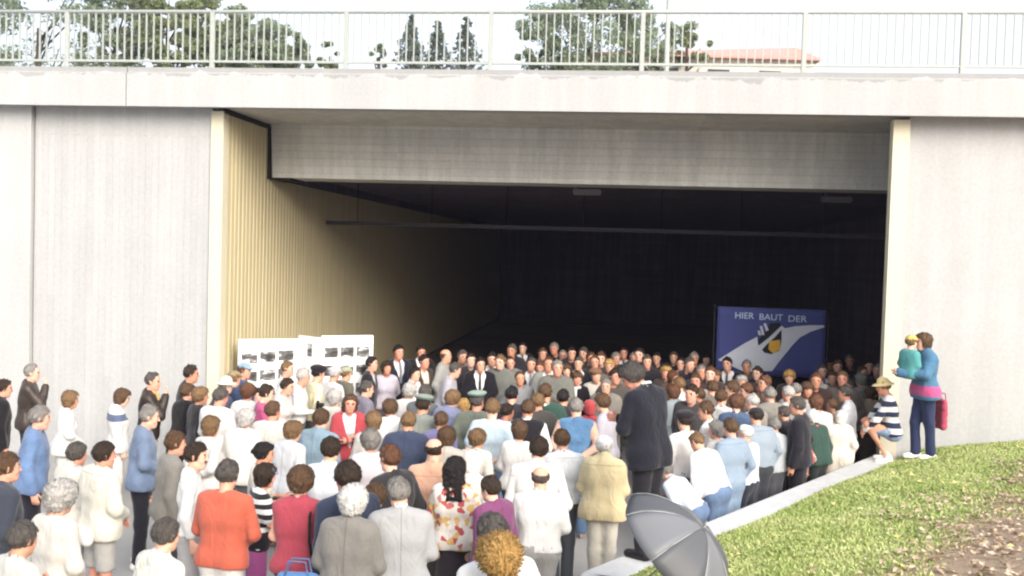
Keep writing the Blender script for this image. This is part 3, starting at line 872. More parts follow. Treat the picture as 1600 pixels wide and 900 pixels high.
# ---- materials for people
_mats = {}
def M_(key, fn):
    if key not in _mats: _mats[key] = fn()
    return _mats[key]
def skin(i):
    cols = ['#d6aa92', '#dcb29b', '#c8967c', '#e0bba8', '#cd9f88', '#d29a85', '#dbab95']
    def mk():
        t = NT('skin', 0.55, 0.35); c = hexlin(cols[i % len(cols)])
        n = t.noise(14, 3)
        t.base(t.mix(n, c, (c[0] * 0.95, c[1] * 0.78, c[2] * 0.74, 1))); t.bump(t.noise(120, 2), 0.12, 0.002)
        t.b.inputs['Subsurface Weight'].default_value = 0.0
        return t.m
    return M_(('skin', i % len(cols)), mk)
M_eye = paint('eye_and_brow', '#4a3a30', 0.5)
M_lip = paint('lip', '#b4705f', 0.5)
HAIRC = {'black': '#221d1c', 'dkbrown': '#35291f', 'brown': '#5b4430', 'ltbrown': '#7c6144', 'auburn': '#684632', 'red': '#8e4e2a', 'blond': '#b4925c', 'gold': '#b08c52',
         'grey': '#8c8883', 'dkgrey': '#55504c', 'silver': '#b9b6b2', 'white': '#e6e3de'}
def hairmat(c):
    def mk():
        t = NT('hair', 0.5, 0.35); k = hexlin(HAIRC.get(c, c))
        n = t.noise(55, 4, 0.6, t.mapping((1, 1, 0.35)))
        n2 = t.noise(9, 2)
        col = t.mix(t.ramp(n, [(0.35, G1(0)), (0.65, G1(1))]), tuple(x * 0.55 for x in k[:3]) + (1,), tuple(min(1, x * 1.35) for x in k[:3]) + (1,))
        t.base(t.mix(n2, col, k)); t.bump(n, 1.0, 0.03)
        return t.m
    return M_(('hair', c), mk)
def fade(c, k=0.24):     # washed, worn dye
    l = 0.3 * c[0] + 0.55 * c[1] + 0.15 * c[2]
    return tuple(v * (1 - k) + l * k for v in c[:3]) + (1.0,)
def cloth(spec, seam=0):
    """'#rrggbb' plain, or 'kind:#a:#b' with kind stripe / vstripe / check / floral / tweed / denim / band / leather / quilt"""
    def mk():
        p = spec.split(':')
        kind = p[0] if len(p) > 1 else 'plain'
        a = fade(hexlin(p[1] if len(p) > 1 else p[0], 0.82)); b = fade(hexlin(p[2], 0.9)) if len(p) > 2 else a
        t = NT('cloth', 0.9 if kind != 'leather' else 0.45, 0.2 if kind != 'leather' else 0.4)
        x = t.sep()
        sc = lambda c, k: tuple(min(1, v * k) for v in c[:3]) + (1,)
        if kind in ('stripe', 'vstripe'):
            w = float(p[3]) if len(p) > 3 else 0.075
            u = t.math('FRACT', t.math('DIVIDE', t.math('ADD', x[2] if kind == 'stripe' else x[0], t.math('MULTIPLY', t.noise(4, 2), 0.03)), w))
            col = t.mix(t.math('GREATER_THAN', u, 0.5), a, b)
        elif kind == 'band':      # one broad band of the second colour across the chest
            zz = t.math('ADD', x[2], t.math('MULTIPLY', t.noise(4, 2), 0.02))
            m = t.math('MULTIPLY', t.math('GREATER_THAN', zz, float(p[3])), t.math('LESS_THAN', zz, float(p[4])))
            col = t.mix(m, a, b)
        elif kind == 'check':
            u = t.math('GREATER_THAN', t.math('FRACT', t.math('DIVIDE', x[0], 0.09)), 0.6); v = t.math('GREATER_THAN', t.math('FRACT', t.math('DIVIDE', x[2], 0.09)), 0.6)
            col = t.mix(t.math('MULTIPLY', t.math('ADD', u, v), 0.5), a, b)
        elif kind == 'floral':
            vo = t.n.new("ShaderNodeTexVoronoi"); t.l.new(t.co(), vo.inputs['Vector']); vo.inputs['Scale'].default_value = 20
            hue = t.ramp(t.sep(vo.outputs['Color'])[0], [(0.0, a), (0.55, a), (0.6, b), (0.76, b), (0.8, fade(hexlin(p[3] if len(p) > 3 else p[2]))), (1.0, fade(hexlin(p[3] if len(p) > 3 else p[2])))])
            col = hue
        else:
            col = a
        n = t.noise(3.5, 4)
        col = t.mix(1.0, col, t.ramp(n, [(0.3, G1(0.86)), (0.7, G1(1.0))]), 'MULTIPLY')
        if kind == 'tweed': col = t.mix(t.noise(160, 2, 0.8), sc(a, 0.75), sc(a, 1.2))
        if kind == 'denim': col = t.mix(t.ramp(t.noise(5, 5), [(0.35, G1(0)), (0.7, G1(1))]), sc(a, 0.8), sc(a, 1.3))
        if seam:       # stitched centre-back and yoke seams
            ax = t.math('ABSOLUTE', x[0]); k1 = t.math('MULTIPLY', t.math('LESS_THAN', ax, 0.004), t.math('LESS_THAN', x[1], 0.0))
            k2 = t.math('LESS_THAN', t.math('ABSOLUTE', t.math('SUBTRACT', x[2], 1.37)), 0.004)
            col = t.mix(t.math('MULTIPLY', k1 if seam == 1 else k2, 0.45), col, sc(a, 0.35))
        t.base(col)
        fold = t.noise(9.0, 3, 0.5, t.mapping((1.0, 1.0, 0.6)), 1.6)
        hgt = t.math('ADD', t.math('MULTIPLY', fold, 1.0), t.math('MULTIPLY', t.noise(150, 2), 0.015))
        t.bump(hgt, 0.45, 0.035)
        t.b.inputs['Sheen Weight'].default_value = 0.15 if kind != 'leather' else 0.0
        return t.m
    return M_(('cloth', spec, seam), mk)
def shoe_mat(c): return M_(('shoe', c), lambda: paint('shoe_leather', c, 0.5, 1.0, 0.1, 8, 0.4))

# ---- posing and dressing
ARMS = {  # elbow, wrist in the standard 1.75 m upright frame, for the side sx = +1
    'hang': ((0.235, -0.03, 1.14), (0.245, 0.05, 0.90)),
    'back': ((0.27, -0.10, 1.16), (0.04, -0.175, 0.99)),
    'front': ((0.255, 0.03, 1.15), (0.05, 0.21, 1.00)),
    'cross': ((0.245, 0.08, 1.17), (-0.04, 0.22, 1.20)),
    'face': ((0.23, 0.17, 1.20), (0.075, 0.19, 1.44)),
    'hold': ((0.25, 0.0, 1.15), (0.10, 0.25, 1.15)),
    'pocket': ((0.285, -0.07, 1.15), (0.20, 0.04, 0.95)),
    'hip': ((0.36, -0.06, 1.19), (0.19, 0.03, 1.02)),
    'reach': ((0.25, 0.18, 1.22), (0.16, 0.42, 1.18)),
    'carry': ((0.27, 0.12, 1.18), (0.03, 0.37, 1.22)),
    'down': ((0.23, 0.05, 1.13), (0.22, 0.12, 0.88)),
    'knee': ((0.22, 0.20, 1.20), (0.14, 0.36, 1.05)),
}
def rotx(a): c, s = math.cos(a), math.sin(a); return np.array([[1, 0, 0], [0, c, s * -1], [0, s, c]])
def rotz(a): c, s = math.cos(a), math.sin(a); return np.array([[c, -s, 0], [s, c, 0], [0, 0, 1]])
def roty(a): c, s = math.cos(a), math.sin(a); return np.array([[c, 0, s], [0, 1, 0], [-s, 0, c]])

def person(loc, rz, H, hair, top, bottom, arms, label, group=None, lod=1, sex='m', hat=None, lean=4, nod=0, turn=0, tilt=0, build=1.07, shoes=None,
           legs='stand', skin_i=0, seed=0, extra=(), stepf=0.0, kid=False, sock=None):
    rs = np.random.RandomState(seed + 17)
    hb, hh, hg, ht = {0: (0.055, 0.0205, 0.0, 0.040), 1: (0.044, 0.015, 0.016, 0.027), 2: (0.032, 0.0098, 0.0105, 0.016)}[lod]
    k = H / 1.75
    hk = k * 0.95 if not kid else k * 1.32          # children have larger heads
    root = empty('person', label, 'person', group, loc, rz)
    pel = np.array([0, 0, 0.95])
    dz = {'stand': 0.0, 'squat': -0.50, 'sit': -0.42, 'walk': -0.01}[legs]
    L = rotx(-R(lean))
    def up(p):   # upright standard coords -> posed metres
        q = L @ (np.array(p, float) - pel) + pel
        q[2] += dz
        return q * k
    Mu = L
    fem = sex == 'f'
    sw = 0.152 if fem else 0.182
    bw = build
    sh = {s: (s * sw * bw ** 0.5, -0.005, 1.415) for s in (-1, 1)}
    aL, aR = arms if isinstance(arms, tuple) else (arms, arms)
    el, wr = {}, {}
    for s, a in ((-1, aL), (1, aR)):
        e, w = ARMS[a]
        off = (sw - 0.19)
        jit = rs.uniform(-0.012, 0.012, 3)
        el[s] = np.array([s * (e[0] + off + (bw - 1) * 0.08), e[1], e[2]]) + jit
        w0 = w[0] + (off + (bw - 1) * 0.08 if abs(w[0]) > 0.15 else 0)
        dep = (bw - 1) * 0.1
        wr[s] = np.array([s * w0, w[1] + (dep if w[1] > 0.1 else -dep if w[1] < -0.1 else 0) + (0.035 * (s > 0) if a == 'cross' else 0), w[2] + (0.03 * s if a in ('cross', 'back', 'front') else 0)])
    # legs
    hip, kn, an = {}, {}, {}
    st = rs.uniform(0.06, 0.12) * (0.8 if fem else 1)
    for s in (-1, 1):
        f = stepf * s * 0.5
        if legs in ('stand', 'walk'):
            hip[s] = np.array([s * 0.085, 0, 0.92 + dz]); kn[s] = np.array([s * (0.085 + st) / 2 + s * 0.01, 0.015 + f * 0.6 + (0.02 if f > 0 else 0), 0.50]); an[s] = np.array([s * st, -0.01 + f, 0.085])
        elif legs == 'squat':
            hip[s] = np.array([s * 0.09, 0, 0.92 + dz]); kn[s] = np.array([s * 0.16, 0.38, 0.56]); an[s] = np.array([s * 0.13, 0.07, 0.085])
        else:
            hip[s] = np.array([s * 0.09, 0, 0.92 + dz]); kn[s] = np.array([s * 0.12, 0.42, 0.50]); an[s] = np.array([s * 0.12, 0.40, 0.085])
        hip[s], kn[s], an[s] = hip[s] * k, kn[s] * k, an[s] * k
    # head placement
    hr = rotz(R(turn)) @ rotx(-R(nod + lean * 0.35)) @ roty(R(tilt))
    hc = up((0, -0.005, 1.468)) + hr @ (np.array([0, 0.03, 0.155]) * hk)
    def hput(m): return np.asarray(m) @ hr.T * hk + hc
    tw = bw * k
    belly = max(0, bw - 1) * 0.6
    def torso(s, o, z_low=0.93, flare=0.0, kk=0.06):
        hipw = 0.088 if not fem else 0.095
        s.cap(up((-hipw * bw, 0, 0.94)), up((hipw * bw, 0, 0.94)), (0.110 + o + flare) * k, None, kk, Mu, 0.98)
        s.cap(up((-0.055 * bw, 0.012, 1.09)), up((0.055 * bw, 0.012, 1.09)), ((0.088 if fem else 0.10) * bw + belly * 0.1 + o + flare * 0.5) * k, None, kk, Mu, 0.95)
        s.cap(up((-0.075 * bw, 0.0, 1.26)), up((0.075 * bw, 0.0, 1.26)), ((0.098 if fem else 0.112) * bw ** 0.7 + o) * k, None, kk, Mu, 0.92)
        s.cap(up((-sw * 0.66 * bw ** .5, -0.012, 1.375)), up((sw * 0.66 * bw ** .5, -0.012, 1.375)), (0.075 + o) * k, None, kk, Mu, 0.95)
        for q in (-1, 1):
            s.cap(up((q * 0.035, -0.03, 1.455)), up((q * sw * 0.92 * bw ** .5, -0.012, 1.418)), (0.052 + o * 0.7) * k, (0.050 + o * 0.8) * k, 0.045, None)
            if fem: s.cap(up((q * 0.07, 0.085, 1.255)), up((q * 0.075, 0.09, 1.25)), (0.055 + o * 0.6) * k, None, 0.05)
        return s
    def arm(s, o1, o2, q, frac=1.0, r=1.0):
        a, b, c = up(sh[q]), up(el[q]), up(wr[q])
        if frac < 0.75:
            e = a + (b - a) * frac * 1.25
            s.cap(a, e, (0.058 + o1) * k, (0.062 + o1) * k, 0.03); return e, (e - a)
        s.cap(a, b, (0.053 * r + o1) * k, (0.044 * r + o1) * k, 0.014)
        if frac < 1.0: c = b + (c - b) * 0.45
        s.cap(b, c, (0.043 * r + o1) * k, (0.031 * r + o2) * k, 0.03)
        return c, (c - b)
    def leg(s, o, q, to='ankle', r=1.0, o2=None):
        o2 = o if o2 is None else o2
        s.cap(hip[q] + np.array([0, 0, 0.03 * k]), kn[q], (0.084 * r * bw ** .3 + o) * k, (0.056 * r + o) * k, 0.05)
        if to == 'knee': return
        s.cap(kn[q], an[q], (0.053 * r + o) * k, (0.038 * r + o2) * k, 0.04)
        if to == 'skin': s.cap(kn[q] * 0.72 + an[q] * 0.28 + np.array([0, -0.02 * k, 0]), kn[q] * 0.5 + an[q] * 0.5 + np.array([0, -0.012 * k, 0]), 0.042 * k, 0.032 * k, 0.04)
    cz, sz = math.cos(R(lean)), math.sin(R(lean))
    def zup(X, Y, Z):  # height in the upright frame
        return pel[2] + (-0.0 + (Y / k) * sz + (Z / k - dz - pel[2]) * cz)
    def yup(X, Y, Z): return (Y / k) * cz - (Z / k - dz - pel[2]) * sz
    # ---------------- body (skin)
    s = SDF(); torso(s, -0.012)
    for q in (-1, 1):
        arm(s, -0.006, -0.004, q); leg(s, -0.006, q, 'skin')
        s.cap(an[q] + np.array([0, -0.035, -0.045]) * k, an[q] + np.array([q * 0.02, 0.13, -0.055]) * k, 0.036 * k, 0.028 * k, 0.03)
    s.cap(up((0, -0.02, 1.40)), up((0, -0.012, 1.50)), 0.05 * k, 0.046 * k, 0.03)
    V, Q = s.build(hb, [lambda X, Y, Z: 0.012 * k - Z + 0 * X + 0 * Y])
    hv, hq, hm = head_mesh('f' if fem else ('c' if kid else 'm'), hh)
    Vs = [V, hput(hv)]; Fs = [Q, hq + len(V)]; Ms = [np.zeros(len(Q), int), hm]; nV = len(V) + len(hv)
    if hg or lod == 0:
        for q, a in ((-1, aL), (1, aR)):
            if lod == 0 and a in ('hang', 'down', 'pocket'): continue
            mv, mq = hand_mesh(hg if hg else 0.015, 0.35 if a in ('hang', 'down', 'back') else 0.75)
            c = up(wr[q]); d = c - up(el[q]); d /= np.linalg.norm(d)
            zax = -d
            ref = np.array([-q, 0.25, 0]) if a in ('hang', 'down', 'pocket') else (np.array([0, -1.0, 0.2]) if a != 'back' else np.array([0, 1.0, 0]))
            yax = ref - zax * (ref @ zax); yax /= np.linalg.norm(yax); xax = np.cross(yax, zax)
            B = np.stack([xax, yax, zax], 1)
            m = mv * (0.96 if not fem else 0.88) * k; 
            flip = (B @ np.array([1, 0, 0])) @ np.array([0, 0.8, 0.3 if a != 'hang' else 0]) < 0
            if flip: m = m * np.array([-1, 1, 1]); mq = mq[:, ::-1]
            Vs.append(m @ B.T + c - zax * 0.0); Fs.append(mq + nV); nV += len(mv); Ms.append(np.zeros(len(mq), int))
    body = mesh_from('body', np.concatenate(Vs), np.concatenate(Fs), True, [skin(skin_i), M_eye, M_lip], np.concatenate(Ms))
    link('body', body, root)
    # ---------------- bottoms
    bk, bc = bottom.split('|') if '|' in bottom else ('trousers', bottom)
    s = SDF(); cuts = []
    wn_ = wob(seed + 5, 16, 0.006 * k, 6, (1, 1, 1.6))
    s.cap(up((-0.082 * bw, 0, 0.935)), up((0.082 * bw, 0, 0.935)), 0.114 * k, None, 0.05, Mu, 0.95)
    s.cap(up((-0.06 * bw, 0.01, 1.0)), up((0.06 * bw, 0.01, 1.0)), (0.100 * bw + belly * 0.08) * k, None, 0.05, Mu, 0.95)
    cuts.append(lambda X, Y, Z: (zup(X, Y, Z) - 1.03) * k)
    if bk == 'trousers':
        for q in (-1, 1): leg(s, 0.016, q, 'ankle', 1.0, 0.034)
        cuts.append(lambda X, Y, Z: 0.055 * k - Z + 0 * X + 0 * Y)
        nm = 'trousers'
    elif bk == 'shorts':
        for q in (-1, 1): leg(s, 0.030, q, 'knee')
        if legs in ('stand', 'walk'): cuts.append(lambda X, Y, Z: 0.53 * k - Z + 0 * X + 0 * Y)
        nm = 'shorts'
    else:
        zl = 0.42
        s.cap((0, 0, 0.84 * k), (0, 0, zl * k), 0.13 * k, 0.20 * k, 0.05, I3, 0.8)
        s.cap((0, 0, zl * k), (0, 0, (zl - 0.1) * k), 0.20 * k, 0.20 * k, 0.05, I3, 0.8)
        cuts.append(lambda X, Y, Z: zl * k - Z + 0 * X + 0 * Y)
        nm = 'skirt'
    V, Q = s.build(ht * (1.6 if lod == 2 else 1.4), cuts, wn_)
    link(nm, mesh_from(nm, V, Q, True, [cloth(bc)]), root)
    # ---------------- tops
    tk, tc = top.split('|')
    o = {'shirt': 0.014, 'tee': 0.014, 'sweater': 0.022, 'jacket': 0.030, 'suit': 0.026, 'coat': 0.034, 'vest': 0.020, 'anorak': 0.040, 'blouse': 0.018}[tk]
    hem = {'shirt': 0.93, 'tee': 0.90, 'sweater': 0.90, 'jacket': 0.86, 'suit': 0.80, 'coat': 0.52, 'vest': 0.90, 'anorak': 0.84, 'blouse': 0.88}[tk]
    s = SDF(); cuts = []
    torso(s, o, flare=0.008 if tk in ('jacket', 'anorak', 'coat', 'suit') else 0.0)
    if hem < 0.9:
        s.cap(up((-0.085 * bw, 0, 0.93)), up((-0.09 * bw, 0, hem - 0.02)), (0.112 + o) * k, (0.118 + o) * k, 0.05, Mu, 0.92)
        s.cap(up((0.085 * bw, 0, 0.93)), up((0.09 * bw, 0, hem - 0.02)), (0.112 + o) * k, (0.118 + o) * k, 0.05, Mu, 0.92)
    for q in (-1, 1):
        if tk in ('tee',): arm(s, 0.012, 0.0, q, 0.6)
        elif tk == 'vest': pass
        elif tk == 'blouse': arm(s, 0.014, 0.02, q, 0.9)
        else: arm(s, o * 0.62, o * 0.75, q, 1.0)
    # collar
    if tk in ('jacket', 'suit', 'coat', 'anorak', 'shirt', 'vest'):
        n0, n1 = up((0, -0.022, 1.45)), up((0, -0.012, 1.505 if tk != 'anorak' else 1.53))
        s.cap(n0, n1, 0.074 * k, 0.068 * k, 0.02)
        s.cap(up((0, -0.008, 1.49)), up((0, 0.0, 1.60)), 0.058 * k, 0.062 * k, 0.004, sub=True)
    else:
        s.cap(up((0, -0.012, 1.485)), up((0, 0.01, 1.60)), 0.060 * k, 0.062 * k, 0.012, sub=True)
    cuts.append(lambda X, Y, Z: (hem - zup(X, Y, Z)) * k * 0.9)
    vneck = tk in ('suit',) or 'open' in extra
    vz, vw = (1.12, 0.30) if tk == 'suit' else (1.0, 0.20)
    if vneck:
        cuts.append(lambda X, Y, Z: -np.maximum((np.abs(X / k) - vw * (zup(X, Y, Z) - vz)) * 0.85, np.maximum(0.02 - yup(X, Y, Z), -0.5) ) * k)
    amp = {'shirt': 0.006, 'tee': 0.006, 'sweater': 0.006, 'jacket': 0.006, 'suit': 0.004, 'coat': 0.006, 'vest': 0.004, 'anorak': 0.009, 'blouse': 0.007}[tk]
    wa = wob(seed, 15, amp * 0.55 * k, 6, (1, 1, 1.5)); wb = wob(seed + 1, 30, amp * 0.55 * k, 6, (1.7, 1.2, 0.35)); wc = wob(seed + 2, 52, 1.0, 5, (1.3, 1.0, 0.7)); fa = amp * (0.22 if lod == 2 else 0.15 if lod == 1 else 0.0) * k
    V, Q = s.build(ht, cuts, lambda X, Y, Z: wa(X, Y, Z) + wb(X, Y, Z) + fa * (1.0 - 2.2 * np.sqrt(np.abs(wc(X, Y, Z)))))
    nm = {'tee': 't_shirt', 'suit': 'suit_jacket', 'shirt': 'shirt'}.get(tk, tk)
    link(nm, mesh_from(nm, V, Q, True, [cloth(tc, {'suit': 1, 'jacket': 1, 'coat': 1, 'shirt': 2, 'anorak': 2}.get(tk, 0))]), root)
    opts = dict(e.split('=') for e in extra if '=' in e)
    inner = opts.get('under')
    if inner or vneck:
        s = SDF(); torso(s, 0.006)
        n0, n1 = up((0, -0.02, 1.45)), up((0, -0.008, 1.52))
        s.cap(n0, n1, 0.068 * k, 0.064 * k, 0.02)
        s.cap(up((0, 0.0, 1.50)), up((0, 0.004, 1.62)), 0.056 * k, 0.06 * k, 0.004, sub=True)
        if tk == 'vest':
            for q in (-1, 1): arm(s, 0.012, 0.012, q)
        V, Q = s.build(ht, [lambda X, Y, Z: (1.0 - zup(X, Y, Z)) * k])
        link('shirt', mesh_from('shirt', V, Q, True, [cloth(inner or '#f0f0f0')]), root)
    if 'tie' in opts:
        s = SDF(); s.cap(up((0, 0.075, 1.475)), up((0, 0.122, 1.33)), 0.016 * k, 0.022 * k, 0.01, Mu, 0.6); s.cap(up((0, 0.122, 1.33)), up((0, 0.122, 1.10)), 0.022 * k, 0.032 * k, 0.01, Mu, 0.5)
        V, Q = s.build(0.012); link('tie', mesh_from('tie', V, Q, True, [cloth(opts['tie'])]), root)
    if 'strap' in opts:
        s = SDF(); q = 1
        pts = [(0.02, -0.14, 1.18), (0.11, -0.125, 1.38), (0.12, -0.02, 1.50), (0.10, 0.10, 1.40)] if opts.get('side', 'r') == 'n' else [(0.165, -0.13, 0.98), (0.135, -0.15, 1.2), (0.125, -0.115, 1.38), (0.12, -0.02, 1.485), (0.115, 0.09, 1.40), (0.12, 0.14, 1.2)]
        for a, b in zip(pts[:-1], pts[1:]): s.cap(up(a), up(b), 0.014 * k, None, 0.006)
        V, Q = s.build(0.011); link('strap', mesh_from('strap', V, Q, True, [cloth(opts['strap'])]), root)
    if 'scarf' in opts:
        s = SDF()
        for a in range(8):
            t0, t1 = a * math.pi / 4, (a + 1) * math.pi / 4
            s.cap(up((0.075 * math.cos(t0), -0.01 + 0.075 * math.sin(t0), 1.475)), up((0.075 * math.cos(t1), -0.01 + 0.075 * math.sin(t1), 1.475)), 0.026 * k, None, 0.01)
        s.cap(up((0.03, 0.09, 1.46)), up((0.05, 0.15, 1.2)), 0.03 * k, None, 0.01)
        V, Q = s.build(0.014); link('scarf', mesh_from('scarf', V, Q, True, [cloth(opts['scarf'])]), root)
    if 'waist' in opts:
        s = SDF(); s.cap(up((-0.085, 0, 0.965)), up((0.085, 0, 0.965)), 0.145 * k, None, 0.03, Mu, 0.95)
        V, Q = s.build(ht, [lambda X, Y, Z: np.abs(zup(X, Y, Z) - 0.97) * k - 0.09 * k], wob(seed, 20, 0.006)); link('waist_wrap', mesh_from('waist_wrap', V, Q, True, [cloth(opts['waist'])]), root)
    # ---------------- hair and hat
    if hair and hair != 'none':
        ht_, hcol = hair.split(':')
        if hat and ht_ not in ('long', 'bob', 'bun'): ht_ = 'hatband'
        V, Q = hair_mesh(ht_, hh * (1.15 if lod == 2 else 1.3), seed % 3)
        link('hair', mesh_from('hair', hput(V), Q, True, [hairmat(hcol)]), root)
    if 'moustache' in extra:
        s = SDF(); s.cap((-0.022, 0.088, -0.047), (0.022, 0.088, -0.047), 0.009, None, 0.006); V, Q = s.build(0.005)
        link('moustache', mesh_from('moustache', hput(V), Q, True, [hairmat('black')]), root)
    if 'glasses' in extra:
        mb = MB()
        for q in (-1, 1):
            for t in range(8):
                a0, a1 = t * math.pi / 4, (t + 1) * math.pi / 4
                mb.tube([hput((q * 0.032 + 0.022 * math.cos(a0), 0.1, 0.004 + 0.018 * math.sin(a0))), hput((q * 0.032 + 0.022 * math.cos(a1), 0.1, 0.004 + 0.018 * math.sin(a1)))], 0.0025, 4)
            mb.tube([hput((q * 0.054, 0.098, 0.008)), hput((q * 0.085, -0.01, 0.006))], 0.0025, 4)
        mb.build('glasses', M_eye, root)
    if hat:
        hk_, hcl = hat.split(':', 1)
        V, Q = hat_mesh(hk_, hh * 1.15)
        c = np.asarray(V)[Q].mean(1)
        mats = [cloth(hcl)]; mi = np.zeros(len(Q), int)
        if hk_ == 'police':
            mats.append(cloth('#1d2420')); mi = ((c[:, 2] < 0.088) & (c[:, 2] > 0.03)).astype(int)
        hname = {'cap': 'cap', 'visor': 'sun_visor', 'police': 'peaked_cap', 'beret': 'beret', 'sunhat': 'sun_hat', 'hood': 'hood'}[hk_]
        link(hname, mesh_from(hname, hput(V), Q, True, mats, mi), root)
    # ---------------- shoes
    if shoes:
        for q in (-1, 1):
            s = SDF(); a = an[q]
            s.cap(a + np.array([0, -0.04, -0.045]) * k, a + np.array([q * 0.02, 0.14, -0.052]) * k, 0.046 * k, 0.040 * k, 0.03)
            s.cap(a + np.array([0, -0.02, -0.02]) * k, a + np.array([0, -0.01, 0.02]) * k, 0.044 * k, 0.046 * k, 0.03)
            V, Q = s.build(0.016, [lambda X, Y, Z: 0.003 - Z + 0 * X + 0 * Y])
            link('shoe', mesh_from('shoe', V, Q, True, [shoe_mat(shoes)]), root)
        if sock: pass
    return root
